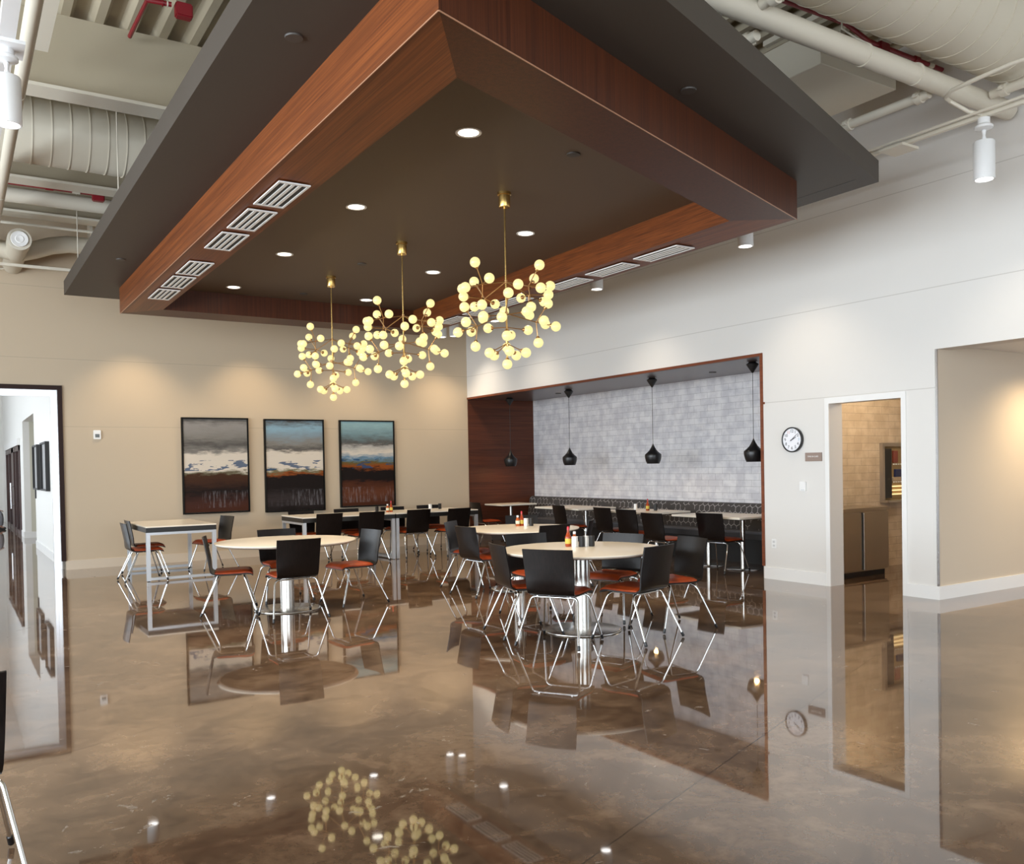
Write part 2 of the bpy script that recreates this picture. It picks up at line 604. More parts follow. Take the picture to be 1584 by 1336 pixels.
slab_poly = [(1.44, 14.0), (1.45, 2.956), (7.27, 5.033), (7.27, 14.0)]
cbuild(MB().prism(slab_poly, ZS, ZT), 'slab', M_char)
cbuild(MB().box(7.02, 7.025, 5.1, 5.95, ZS - .002, ZS), 'panel_joint', M_black)
M_sofl = wood('soffit_grain_y', (90, 1.0, 90), (.13, .040, .016), (.24, .080, .034), .30)
ang = math.atan2(OUT[2][1] - OUT[1][1], OUT[2][0] - OUT[1][0])
M_soff = mat('soffit_grain_skew', (.2, .07, .03), .30)
t = NT(M_soff)
a_ = t.noise(t.coord((80, 1.1, 60), rot=(0, 0, -ang)), 1.0, 5, .6)
t.base(t.ramp(a_, [(.34, (.15, .048, .020)), (.66, (.26, .090, .040))]))
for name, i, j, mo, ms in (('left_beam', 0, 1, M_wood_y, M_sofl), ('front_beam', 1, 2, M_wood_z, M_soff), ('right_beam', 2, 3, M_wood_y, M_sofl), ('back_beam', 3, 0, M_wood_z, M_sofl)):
    poly = [OUT[i], OUT[j], INN[j], INN[i]]
    b = cbuild(MB().prism(poly, ZC + .012, ZS), name, mo)
    s_ = cbuild(MB().prism(poly, ZC, ZC + .012), 'soffit', ms, par=canopy)
    s_.parent = b; s_.matrix_parent_inverse = Matrix.Translation(-Vector(canopy.location))
M_edge_highlight = mat('painted_edge_highlight', (.42, .22, .13), .35)  # pale corner highlight painted as a thin strip along the beams' outer edges
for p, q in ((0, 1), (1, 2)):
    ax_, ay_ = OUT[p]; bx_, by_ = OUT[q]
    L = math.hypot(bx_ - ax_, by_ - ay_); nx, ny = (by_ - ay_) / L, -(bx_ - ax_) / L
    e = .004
    cbuild(MB().prism([(ax_, ay_), (bx_, by_), (bx_ + nx * e, by_ + ny * e), (ax_ + nx * e, ay_ + ny * e)], ZC - .001, ZC + .006), 'edge_highlight', M_edge_highlight)
cbuild(MB().prism([(INN[k][0], INN[k][1]) for k in range(4)], ZR, ZR + .04), 'recess_panel', M_recess)
mb = MB()
for p, q in ((0, 1), (1, 2)):
    ax_, ay_ = INN[p]; bx_, by_ = INN[q]
    L = math.hypot(bx_ - ax_, by_ - ay_); nx, ny = -(by_ - ay_) / L, (bx_ - ax_) / L
    e = .030
    mb.prism([(ax_, ay_), (bx_, by_), (bx_ + nx * e, by_ + ny * e), (ax_ + nx * e, ay_ + ny * e)], ZC + .045, ZC + .06)
cbuild(mb, 'inner_lip', M_wood_y)
for x, y in ((1.62, 10.35), (1.62, 13.9), (6.9, 12.5)):
    cbuild(MB().tube([(x, y, ZT), (x, y, ZD)], .007, 6), 'hanger_rod', M_pipe)

# ------------------------------------------------------------------ air grilles in the canopy soffit
def make_grille():
    root = empty('air_grille', (0, 0, 0), 0, 'x', 'air grille')
    hw, hl = .125, .335
    mb = MB()
    for x0, x1, y0, y1 in ((-hw, -hw + .018, -hl, hl), (hw - .018, hw, -hl, hl), (-hw + .018, hw - .018, -hl, -hl + .03), (-hw + .018, hw - .018, hl - .03, hl)):
        mb.box(x0, x1, y0, y1, -.010, 0)
    mb.build('frame', M_plastic, root)
    MB().box(-hw + .01, hw - .01, -hl + .01, hl - .01, -.003, 0).build('backing', mat('grille_shadow_gap', (.015, .014, .013), .6), root)
    for k in range(3):
        c = -.0535 + .0535 * k
        MB().box(c - .0125, c + .0125, -hl + .03, hl - .03, -.010, -.003).build('slat', M_plastic, root)
    return root


gp = make_grille()
where_l = ['nearest the camera', 'second from the camera', 'third from the camera', 'fourth from the camera', 'fifth from the camera', 'farthest, by the back wall']
for i, y in enumerate((6.92, 7.74, 8.57, 9.86, 10.66, 11.47)):
    place(gp, i > 0, (2.283, y, ZC), 0, 'white slotted grille on the left canopy soffit, ' + where_l[i], 'air grilles on the left soffit')
for i, y in enumerate((6.93, 7.79, 8.64, 9.92, 10.74, 11.57)):
    place(gp, True, (6.345 + .012 * i, y, ZC), 0, 'white slotted grille on the right canopy soffit, ' + where_l[i], 'air grilles on the right soffit')


# ------------------------------------------------------------------ recessed downlights and sprinkler covers
def make_downlight():
    root = empty('recessed_downlight', (0, 0, 0), 0, 'x', 'downlight')
    MB().lathe([(.078, -.003), (.098, -.006), (.100, 0), (.078, 0)], 32, ring=True).build('trim_ring', M_plastic, root, True)
    MB().lathe([(.001, -.001), (.078, -.002), (.078, 0), (.001, 0)], 32).build('lens', M_lampw, root)
    l = lamp('SPOT', (0, 0, -.03), 115, (1, .80, .55), root, angle=125, blend=.8, size=.06)
    return root


dl = make_downlight()
for i, (x, y, lb) in enumerate((
        (3.337, 5.747, 'round lit downlight in the dark recess, large and nearest the camera'),
        (3.337, 7.906, 'round lit downlight in left row of the recess, second from the camera'),
        (3.333, 10.028, 'round lit downlight in left row of the recess, third from the camera'),
        (3.320, 12.144, 'round lit downlight in left row of the recess, at the far end'),
        (5.291, 7.932, 'round lit downlight right of the nearest chandelier rod'),
        (5.286, 10.073, 'round lit downlight right of the middle chandelier rod'),
        (5.276, 12.188, 'round lit downlight at the far end between two chandelier rods'))):
    place(dl, i > 0, (x, y, ZR), 0, lb, 'recess downlights')
cap = tag(MB().lathe([(.001, -.010), (.052, -.010), (.055, -.004), (.055, 0), (.001, 0)], 24).build('sprinkler_cover', mat('dark_cover', (.05, .043, .037), .5), None, True), 'x', 'sprinkler cover', 'concealed sprinkler covers')
for i, (x, y, z, lb) in enumerate((
        (1.775, 5.079, ZS, 'dark round sprinkler cover on the near left of the canopy overhang'),
        (4.326, 4.447, ZS, 'dark round sprinkler cover on the near right overhang, outside the walnut frame'),
        (1.789, 11.381, ZS, 'dark round sprinkler cover on the left overhang near its back end'),
        (4.293, 5.723, ZR, 'dark round sprinkler cover in recess, nearest the front beam'),
        (4.307, 10.063, ZR, 'dark round sprinkler cover in recess between two brass chandelier canisters'),
        (4.302, 12.14, ZR, 'dark round sprinkler cover in recess, by the back beam'))):
    o = cap if i == 0 else cap.copy()
    if i:
        COL.objects.link(o)
    o.location = (x, y, z); o['label'] = lb


# ------------------------------------------------------------------ chandeliers
def make_chandelier():
    root = empty('globe_chandelier', (0, 0, 0), 0, 'x', 'chandelier')       # origin at the ceiling
    MB().lathe([(.001, 0), (.064, 0), (.064, -.022), (.054, -.026), (.054, -.128), (.050, -.135), (.001, -.135)], 28).build('canister', M_brass, root, True)
    H1, H2, H3, B = -.81, -1.10, -1.376, -1.564
    MB().tube([(0, 0, -.13), (0, 0, B + .05)], .0075, 8).build('rod', M_brass, root, True)
    globes = []
    rnd = random.Random(3)

    def node_cluster(hub, az, rad, drop, spec):
        n = Vector((math.cos(az) * rad, math.sin(az) * rad, hub - drop))
        st = [((0, 0, hub), n)]
        o_ = Vector((math.cos(az), math.sin(az), 0)); s_ = Vector((-math.sin(az), math.cos(az), 0)); u_ = Vector((0, 0, 1))
        for (a, b, c, L) in spec:
            d = (o_ * a + s_ * b + u_ * c).normalized()
            e = n + d * L
            st.append((n, e)); globes.append((e + d * .038, d))
        return st

    sp1 = [(.10, .05, -1, .15), (.55, .15, .85, .17), (.45, .95, .05, .17), (.35, -1, -.10, .17), (.95, -.15, -.25, .15)]
    for hub, n_, off, rad, drop in ((H1, 4, .20, .29, .085), (H2, 4, .98, .27, .085)):
        mb = MB()
        for k in range(n_):
            for a, b in node_cluster(hub, off + k * 2 * math.pi / n_, rad, drop + .03 * math.sin(k * 2.1), sp1):
                mb.tube([a, b], .0048, 6)
        mb.lathe([(.001, .02), (.014, .015), (.014, -.015), (.001, -.02)], 10, (0, 0, hub))
        mb.build('branch_tier', M_copper, root, True)
    mb = MB()
    for k in range(5):
        az = .5 + k * 2 * math.pi / 5
        d = Vector((math.cos(az) * .88, math.sin(az) * .88, -.45)).normalized()
        e = Vector((0, 0, H3)) + d * .16
        mb.tube([(0, 0, H3), e], .0048, 6); globes.append((e + d * .038, d))
    globes.append((Vector((0, 0, B)), Vector((0, 0, -1))))
    mb.build('branch_tier', M_copper, root, True)
    gm = None
    cm = None
    for p, d in globes:
        rot = d.to_track_quat('Z', 'Y').to_euler()
        if gm is None:
            g = MB().sphere((0, 0, 0), .046, 18, 12).build('globe', M_globe, root, True)
            c = MB().lathe([(.001, -.060), (.010, -.060), (.020, -.046), (.020, -.036), (.001, -.036)], 12).build('socket', M_copper, g, True)
            gm, cm = g, c
        else:
            g = gm.copy(); COL.objects.link(g); g.parent = root
            c = cm.copy(); COL.objects.link(c); c.parent = g
        g.location = p; g.rotation_euler = rot
    return root


chd = make_chandelier()
for i, (x, y, lb) in enumerate((
        (4.342, 6.85, 'brass chandelier of glowing globes nearest the camera, right of the other two'),
        (4.288, 8.904, 'brass globe chandelier hanging in the middle of the row of three'),
        (4.233, 10.91, 'brass globe chandelier at the far end, nearest the paintings'))):
    place(chd, i > 0, (x, y, ZR), .10 * i, lb, 'globe chandeliers')


# ------------------------------------------------------------------ white cylinder lights
def make_cylinder():
    root = empty('cylinder_light', (0, 0, 0), 0, 'x', 'cylinder light')      # origin at the bottom rim
    MB().lathe([(.001, .02), (.070, .02), (.074, .0), (.086, .0), (.088, .01), (.088, .325), (.083, .335), (.001, .337)], 32).build('body', M_white_cyl, root, True)
    MB().lathe([(.001, .016), (.068, .012), (.070, .018), (.001, .022)], 28).build('lens', M_lampc, root)
    MB().lathe([(.013, .337), (.020, .36), (.012, .39), (.020, .43), (.012, .437)], 14).build('stem', M_white_cyl, root, True)
    MB().lathe([(.03, .437), (.075, .45), (.075, .47), (.05, .49), (.05, .54)], 24).build('mount', M_white_cyl, root, True)
    return root


cyl = make_cylinder()
cg = 'white cylinder lights along the walls'
for i, (x, y, lb, pw) in enumerate((
        (7.78, 4.34, 'white cylinder light hanging under the big pipe at upper right', 24),
        (7.72, 7.06, 'white cylinder light peeking below the right edge of the walnut frame', 13),
        (7.72, 9.80, 'white cylinder light below the frame, above the niche middle', 13),
        (7.85, 12.75, 'small white cylinder light seen behind the nearest chandelier', 13),
        (7.90, 14.75, 'small white cylinder light by the far corner beside the middle chandelier', 9),
        (0.41, 7.12, 'white cylinder light at the left edge hanging from a track', 40))):
    o = place(cyl, i > 0, (x, y, 3.955), 0, lb, cg)
    dirx = .38 if x > 2 else 0
    lamp('SPOT', (0, 0, -.02), pw, (1, .86, .68), o, angle=95, blend=.9, size=.06, rot=(0, -dirx, 0))
for i, x in enumerate((2.55, 4.40, 6.25, 8.05)):  # the fourth is an unseen extra, added to brighten the wall's right end
    o = place(cyl, True, (x, 14.55, 3.955), 0, 'white cylinder light hidden behind the canopy, ' + ('above the left painting', 'above the middle painting', 'above the right painting', 'added to brighten the far corner')[i], cg)
    lamp('SPOT', (0, 0, -.02), 66, (1, .76, .48), o, angle=92, blend=.9, size=.06, rot=(.30, 0, 0))

# ------------------------------------------------------------------ overhead steel, ducts and pipes
def girder(y, zb, zt, label):
    root = empty('roof_girder', (1.5, y, zb), 0, label, 'roof girder', 'painted roof girders')
    MB().box(-8.4, 7.3, -.012, .012, 0, zt - zb).build('web', M_ceil, root)
    MB().box(-8.4, 7.3, -.15, .15, -.02, .012).build('bottom_flange', M_pipe, root)
    return root


girder(9.60, 5.2, ZD, 'painted roof girder nearest the camera at upper left, under the ribbed deck')
girder(12.63, 5.2, ZD, 'painted roof girder behind the ribbed duct, second from the camera')
girder(14.27, 5.2, ZD, 'painted roof girder closest to the back wall')


def ribduct(name, x0, x1, y, z, r, step, label):
    root = empty(name, ((x0 + x1) / 2, y, z), 0, label, 'duct')
    h = (x1 - x0) / 2
    MB().tube([(-h, 0, 0), (h, 0, 0)], r, 36).build('shell', M_duct, root, True)
    mb = MB(); x = -h + .1
    while x < h:
        mb.tube([(x - .005, 0, 0), (x + .005, 0, 0)], r + .006, 36); x += step
    mb.build('seam_rings', M_duct, root, True)
    return root


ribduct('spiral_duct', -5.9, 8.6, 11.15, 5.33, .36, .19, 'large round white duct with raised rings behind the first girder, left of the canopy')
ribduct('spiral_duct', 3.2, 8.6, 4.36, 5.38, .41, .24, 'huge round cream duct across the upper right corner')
o = tag(MB().tube([(-5.9, 13.34, 5.186), (8.6, 13.28, 5.186)], .10, 20).build('white_pipe', M_pipe, None, True), 'thick white pipe below the red sprinkler pipe at left', 'pipe')
o = tag(MB().tube([(.58, -4.9, 4.85), (.60, 15.4, 4.85)], .056, 18).build('white_pipe', M_pipe, None, True), 'tall white pipe running toward the back wall at the upper left edge', 'pipe')
for y in (8.9, 12.2):
    c_ = MB().tube([(.59, y - .02, 4.85), (.59, y + .02, 4.85)], .063, 18).build('clamp', M_pipe, o, True)
o = tag(MB().box(.735, .845, -4.9, 8.98, 5.31, 5.44).build('cross_beam', M_pipe), 'square white cross beam meeting the first girder at upper left', 'beam')
# light track at the left edge
o = tag(MB().box(.36, .46, 4.5, 10.0, 4.505, 4.58).build('light_track', M_white_cyl), 'white strut track holding the cylinder light at the left edge', 'track')
tag(MB().box(.30, .52, 6.98, 7.26, 4.48, 4.505).build('junction_box', M_white_cyl), 'flat white junction box above the left cylinder light', 'junction box')


def redpipe(pts, head, label):
    root = empty('sprinkler_pipe', (0, 0, 0), 0, label, 'sprinkler pipe', 'red sprinkler pipes')
    MB().tube(pts, .022, 10).build('pipe', M_red, root, True)
    hx, hy, hz = head
    MB().box(hx - .075, hx + .075, hy - .05, hy + .05, hz - .09, hz + .04).bevel(.012).build('head_guard', M_red, root)
    p, q = Vector(pts[-2]), Vector(pts[-1])
    MB().tube([p.lerp(q, .60), p.lerp(q, .66)], .032, 12).build('coupling', M_red, root, True)
    MB().tube([p.lerp(q, .80), p.lerp(q, .86)], .030, 12).build('coupling', M_pipe, root, True)
    return root


redpipe([(.2, 12.92, 5.226), (1.77, 12.92, 5.226)], (1.77, 12.92, 5.226), 'dark red sprinkler pipe with a head guard at left, above the thick white pipe')
redpipe([(1.62, 9.45, 5.84), (1.625, 8.57, 5.80), (1.83, 8.54, 5.80)], (1.94, 8.56, 5.80), 'dark red sprinkler pipe under the ribbed deck at the top left')
redpipe([(4.5, 5.27, 5.51), (7.15, 5.28, 5.57), (7.5, 5.28, 5.49), (8.7, 5.28, 5.49)], (7.72, 5.30, 5.49), 'dark red sprinkler pipe running behind the big pipe at upper right')

# round duct running into the back wall, with side branches
root = empty('duct_tee', (.90, 13.95, 4.76), 0, 'round white duct with circular diffuser and curved side branches at far left', 'duct')
MB().tube([(0, .02, 0), (-.01, 1.48, -.06)], .135, 28).build('shell', M_duct, root, True)
MB().tube([(0, 0, 0), (0, .30, 0)], .150, 28).build('collar', M_duct, root, True)
rim_ = MB().lathe([(.150, -.01), (.150, .01), (.125, .01), (.125, -.01)], 32, ring=True).build('diffuser_rim', M_pipe, root, True)
rim_.rotation_euler = (math.radians(90), 0, 0)
d_ = MB().lathe([(.001, .012), (.05, .020), (.055, .012), (.105, .018), (.112, -.02), (.001, -.02)], 32).build('diffuser', M_plastic, root, True)
d_.rotation_euler = (math.radians(90), 0, 0); d_.location = (0, -.012, 0)
MB().tube([(.05, .75, -.02), (.22, .78, .04), (.45, .82, .14), (.70, .85, .20), (1.6, .85, .21)], .125, 24).build('branch_duct', M_duct, root, True)
MB().box(.98, 1.02, .70, 1.0, .06, .55).build('strap', M_pipe, root)
MB().tube([(-.05, .75, -.02), (-.40, .75, .05), (-1.6, .75, .10)], .125, 24).build('branch_duct', M_duct, root, True)
tag(MB().tube([(-5, 15.38, 4.62), (.75, 15.38, 4.62), (.95, 15.38, 4.68), (8.6, 15.38, 4.70)], .016, 8).build('conduit', M_pipe, None, True), 'thin white conduit bending along the top of the back wall', 'conduit')
tag(MB().tube([(-5, 14.20, 5.03), (8.6, 14.16, 5.03)], .020, 8).build('conduit', M_pipe, None, True), 'thin white conduit just below the farthest girder at left', 'conduit')

# right hand services
root = empty('main_pipe', (6.9, 4.62, 4.86), 0, 'thick cream pipe crossing the upper right above the cylinder light', 'pipe')
MB().tube([(-4.2, -.03, 0), (1.85, .02, 0)], .088, 24).build('pipe', M_pipe, root, True)
for x in (-.42, .30):
    MB().tube([(x - .010, 0, 0), (x + .010, 0, 0)], .096, 24).build('hanger_ring', M_pipe, root, True)
MB().tube([(-.42, -.05, .07), (-.42, .06, .16), (-.42, .20, .30), (-.42, .20, 1.1)], .008, 8).build('hanger_rod', M_pipe, root, True)
MB().tube([(-.42, .07, .06), (-.42, .06, .16)], .012, 8).build('hanger_rod', M_pipe, root, True)
for i, (x, y0, y1, z, lb) in enumerate(((7.56, 4.71, 7.2, 4.80, 'cream cross pipe between the canopy corner and the big pipe'),
                                        (5.15, 2.4, 4.52, 4.88, 'cream cross pipe leaving the top of the big pipe toward the camera'),
                                        (5.32, 4.72, 6.6, 4.78, 'cream cross pipe with a coupling behind the big pipe, just above the canopy edge'),
                                        (8.25, 2.2, 4.53, 4.87, 'cream cross pipe joining the big pipe near the right edge'))):
    root = empty('cross_pipe', (x, y0, z), 0, lb, 'pipe', 'cream cross pipes')
    MB().tube([(0, 0, 0), (0, y1 - y0, 0)], .042, 16).build('pipe', M_pipe, root, True)
    for yy in ((.10, .85) if y0 > 4 else (y1 - y0 - .12,)):
        mb = MB().tube([(0, yy - .03, 0), (0, yy + .03, 0)], .058, 16).box(-.085, .085, yy - .016, yy + .016, -.016, .016)
        for sx in (-1, 1):
            mb.tube([(sx * .068, yy - .035, 0), (sx * .068, yy + .035, 0)], .009, 8)
        mb.build('coupling', M_pipe, root, True)
root = empty('box_duct', (7.52, 5.85, 5.20), 0, 'big rectangular sheet metal duct above the canopy corner at upper right', 'duct')
MB().box(-.58, .58, -.45, .75, 0, .36).bevel(.006, 1).build('shell', M_duct, root)
MB().box(-.585, .585, .33, .35, -.005, .365).build('flange', M_duct, root)
root = empty('flat_beam', (6.5, 4.98, 5.62), 0, 'flat cream beam between the huge round duct and the red pipe', 'beam')
MB().box(-4, 2.2, -.10, .10, 0, .34).build('beam_body', M_pipe, root)
cpts = [Vector(p) for p in ((7.44, 3.3, 4.70), (7.37, 3.88, 4.70), (7.41, 4.25, 4.70), (7.42, 4.42, 4.69), (7.50, 4.52, 4.68), (7.58, 4.53, 4.67), (7.62, 4.49, 4.63), (7.68, 4.42, 4.56), (7.78, 4.35, 4.53))]
tag(MB().tube(cpts, .018, 10).build('conduit', M_pipe, None, True), 'bent white conduit looping down to the cylinder light at upper right', 'conduit')
tag(MB().tube([(7.60, 6.1, 4.90), (7.66, 6.05, 4.82), (7.72, 5.75, 4.60), (7.76, 5.45, 4.55)], .016, 8).build('conduit', M_pipe, None, True), 'short slanting white conduit beside the canopy corner', 'conduit')
for k, (x, z) in enumerate(((7.70, 4.535), (7.78, 4.520), (7.87, 4.545))):
    if k == 1:
        tag(MB().box(x - .02, x + .02, 3.4, 15.40, 4.50, 4.54).build('light_track', M_pipe), 'long cream track carrying the cylinder lights along the right wall', 'track')
    else:
        tag(MB().tube([(x, 3.2, z), (x, 15.4, z)], .013, 8).build('conduit', M_pipe, None, True), 'white conduit running %s the track of the right wall lights' % ('left of', 'right of')[k // 2], 'conduit')
tag(MB().box(7.66, 7.92, 5.05, 5.30, 4.47, 4.495).build('junction_box', M_pipe), 'flat cream junction box under the track near the canopy corner', 'junction box')
tag(MB().box(-3, 8.4, 14.53, 14.57, 4.50, 4.54).build('light_track', M_pipe), 'long cream track carrying the lights above the paintings', 'track')
for k, x in enumerate((6.9, 7.9, 8.6)):
    root = empty('strut_channel', (x, 5.40, 5.64), 0, 'cream strut channel below the deck at upper right, %s' % ('beside the hanging rod', 'in the middle', 'nearest the right wall')[k], 'strut', 'strut channels')
    MB().box(-.03, .03, -.26, .62, -.05, .0).build('channel', M_pipe, root)
    for yy in (.05, .50):
        MB().tube([(0, yy, -.04), (0, yy, .32)], .006, 6).build('rod', M_pipe, root)


# ------------------------------------------------------------------ chairs
def make_chair():
    root = empty('dining_chair', (0, 0, 0), 0, 'x', 'chair')
    # plywood back: profile in (y,z), slightly curved across
    prof = [(-.165, .430), (-.190, .436), (-.208, .452), (-.218, .478), (-.232, .56), (-.250, .66), (-.268, .75), (-.281, .812)]
    W = [.205, .208, .211, .214, .219, .222, .224, .225]
    nx_ = 11

    def pt(i, k, off):
        y, z = prof[i]
        y2, z2 = prof[min(i + 1, len(prof) - 1)]; y1, z1 = prof[max(i - 1, 0)]
        tv = Vector((0, y2 - y1, z2 - z1)).normalized(); nv = Vector((0, -tv.z, tv.y))
        u = -1 + 2 * k / (nx_ - 1)
        curve = .022 * (u * u - .4) * min(1, max(0, (z - .44) / .12))
        p = Vector((W[i] * u, y + curve, z)) + nv * off
        return p

    mb = MB()
    rings = []
    for i in range(len(prof)):
        rings.append([pt(i, k, .006) for k in range(nx_)] + [pt(i, k, -.006) for k in reversed(range(nx_))])
    mb.loft(rings)
    mb.build('backrest', M_ply, root, True)
    # plywood seat shell
    sprof = [(-.17, .424), (-.10, .420), (.05, .424), (.14, .428), (.19, .422), (.215, .405)]
    mb = MB()
    rings = []
    for y, z in sprof:
        wv = .205 + .012 * (y + .17)
        rings.append([(-wv + 2 * wv * k / 6, y, z + .006) for k in range(7)] + [(wv - 2 * wv * k / 6, y, z - .006) for k in range(7)])
    mb.loft(rings).build('seat', M_ply, root, True)
    # leather pad
    mb = MB()
    rings = []
    pads = [(-.172, .433, .0), (-.165, .432, .022), (-.14, .430, .030), (-.06, .428, .032), (.06, .430, .032), (.14, .434, .032), (.185, .430, .030), (.208, .420, .022), (.218, .408, .004)]
    for y, z, h in pads:
        wv = .198 + .012 * (y + .17) - (.010 if h < .02 else 0)
        top = []
        for k in range(9):
            u = -1 + k / 4
            e = 1 - max(0, abs(u) - .8) / .2 * .6
            top.append((wv * u, y, z + h * e + .001))
        rings.append(top + [(wv, y, z), (-wv, y, z)])
    mb.loft(rings).build('seat_pad', M_leather, root, True)
    # tubular frame: cross tube + legs
    for (yt, zt, ww, fx, fy, sgn) in ((-.135, .402, .20, .285, -.310, 0), (.125, .404, .19, .275, .250, 1)):
        legs = []
        mid = []
        for sx in (-1, 1):
            a = (0, yt, zt); b = (sx * (ww + .012), yt, zt); c = (sx * fx, fy, .012)
            cor = arc3(a, b, c, .045)
            legs.append([cor[-1], Vector(c)])
            mid.append(cor)
        MB().tube(list(reversed(mid[0])) + mid[1], .0088, 10).build('frame_tube', M_chrome, root, True)
        for lg in legs:
            l = MB().tube([lg[0], lg[1]], .0086, 10).build('leg', M_chrome, root, True)
            d = (lg[1] - lg[0]).normalized()
            e = lg[1] + d * .004
            MB().tube([e - d * .040, e - d * .004, e], [.0125, .0125, .009], 10).build('foot', M_black, l, True)
    for sx in (-1, 1):
        MB().tube([(sx * .15, -.15, .410), (sx * .15, .10, .410)], .006, 8).build('seat_rail', M_chrome, root, True)
    return root


R_ = math.radians
CH = [
    # left round table
    (2.52, 9.54, 254, 'black chair with rust seat at left end of the left round table, seen side on', 'chairs at the left round table'),
    (2.93, 8.82, 359, 'black chair with its back to the camera in front of the left round table', 'chairs at the left round table'),
    (3.77, 9.29, 96, 'black chair with rust seat turned left at the right side of the left round table', 'chairs at the left round table'),
    (3.22, 9.97, 178, 'black chair facing the camera on the far side of the left round table', 'chairs at the left round table'),
    # nearest round table
    (4.34, 6.61, 257, 'black chair at the left edge of the nearest round table', 'chairs at the nearest round table'),
    (4.34, 6.07, 301, 'large black chair with its back to the camera before the nearest round table', 'chairs at the nearest round table'),
    (4.95, 5.84, 15, 'black chair with its back turned at lower right of the nearest round table', 'chairs at the nearest round table'),
    (5.55, 6.05, 82, 'black chair with rust seat at right end of the nearest round table, facing left', 'chairs at the nearest round table'),
    (5.39, 6.70, 112, 'black chair with shiny back behind the right half of the nearest round table', 'chairs at the nearest round table'),
    (4.90, 7.25, 170, 'black chair facing the camera behind the left half of the nearest round table', 'chairs at the nearest round table'),
    # middle round table
    (5.89, 8.62, 4, 'black chair back between the middle and the nearest round tables', 'chairs at the middle round table'),
    (5.29, 8.92, 272, 'black chair with rust seat at the near left of the middle round table', 'chairs at the middle round table'),
    (5.55, 9.70, 222, 'black chair at the far left of the middle round table, partly hidden by another chair', 'chairs at the middle round table'),
    (6.60, 10.10, 150, 'black chair with bluish back on the far side of the middle round table', 'chairs at the middle round table'),
    (6.60, 9.00, 45, 'black chair seen edge on at the right of the middle round table', 'chairs at the middle round table'),
    # square table at left
    (2.28, 13.18, 271, 'black chair at the left of the square table, the nearer of its two left chairs', 'chairs at the square table'),
    (2.44, 13.88, 270, 'black chair at the left of the square table, the farther of its two left chairs', 'chairs at the square table'),
    (3.37, 13.89, 101, 'black chair at the right of the square table, below the left painting', 'chairs at the square table'),
    # long tables, near side
    (4.99, 13.46, 6, 'black chair back at the near side of the long tables, first from left', 'chairs on the near side of the long tables'),
    (5.68, 13.38, 4, 'black chair back at the near side of the long tables, second from left', 'chairs on the near side of the long tables'),
    (6.54, 13.44, 5, 'black chair at the near side of the long tables, right of the twin legs', 'chairs on the near side of the long tables'),
    (7.21, 13.26, 5, 'black chair at the near side of the long tables, at their right end', 'chairs on the near side of the long tables'),
    # long tables, wall side
    (4.99, 14.18, 181, 'black chair on the wall side of the long tables, leftmost, below the middle painting', 'chairs on the wall side of the long tables'),
    (5.81, 14.25, 178, 'black chair on the wall side of the long tables, left of the sauce bottles', 'chairs on the wall side of the long tables'),
    (6.68, 14.23, 178, 'black chair on the wall side of the long tables, right of the sauce bottles', 'chairs on the wall side of the long tables'),
    (7.45, 14.34, 179, 'black chair on the wall side of the long tables, rightmost, behind the shakers', 'chairs on the wall side of the long tables'),
    # niche
    (8.97, 8.71, 276, 'black chair with rust seat at the niche tables, nearest the right wall', 'chairs at the niche tables'),
    (8.50, 9.31, 268, 'black chair at the niche tables, second from the right wall', 'chairs at the niche tables'),
    (8.91, 10.37, 272, 'black chair at the niche tables, third from the right wall', 'chairs at the niche tables'),
    (9.08, 11.15, 268, 'black chair at the niche tables, left one of the middle pair', 'chairs at the niche tables'),
    (9.12, 12.38, 262, 'black chair alone at the second niche tables from the wood panel', 'chairs at the niche tables'),
    (8.85, 14.80, 266, 'black chair at the small table beside the wood panel in the far corner', 'chairs at the niche tables'),
    # by the camera
    (-.085, 3.83, 3, 'black chair cut off by the left edge of the photo, closest to the camera', 'chairs beside the camera'),
]
chp = make_chair()
for i, (x, y, a, lb, g) in enumerate(CH):
    place(chp, i > 0, (x, y, 0), R_(a), lb, g)


# ------------------------------------------------------------------ tables
def make_round():
    root = empty('round_table', (0, 0, 0), 0, 'x', 'table')
    MB().lathe([(.001, .712), (.700, .712), (.735, .722), (.745, .734), (.743, .740), (.735, .742), (.001, .742)], 72).build('tabletop', M_table, root, True)
    MB().lathe([(.001, .708), (.69, .708), (.71, .712), (.001, .712)], 64).build('underside', M_edge2, root, True)
    MB().lathe([(.001, .015), (.074, .015), (.074, .708), (.001, .708)], 36).build('column', M_steel, root, True)
    MB().lathe([(.001, 0), (.352, 0), (.356, .004), (.354, .010), (.340, .015), (.001, .017)], 56).build('base_plate', M_steel, root, True)
    return root


rtab = make_round()
for i, (x, y, lb) in enumerate(((4.83, 6.42, 'large round cream table nearest the camera with sauce bottle and shakers on it'),
                                (3.06, 9.37, 'large round cream table at left with nothing on it'),
                                (5.88, 9.09, 'round cream table in the middle, between the nearest table and the niche'))):
    place(rtab, i > 0, (x, y, 0), 0, lb, 'round tables')


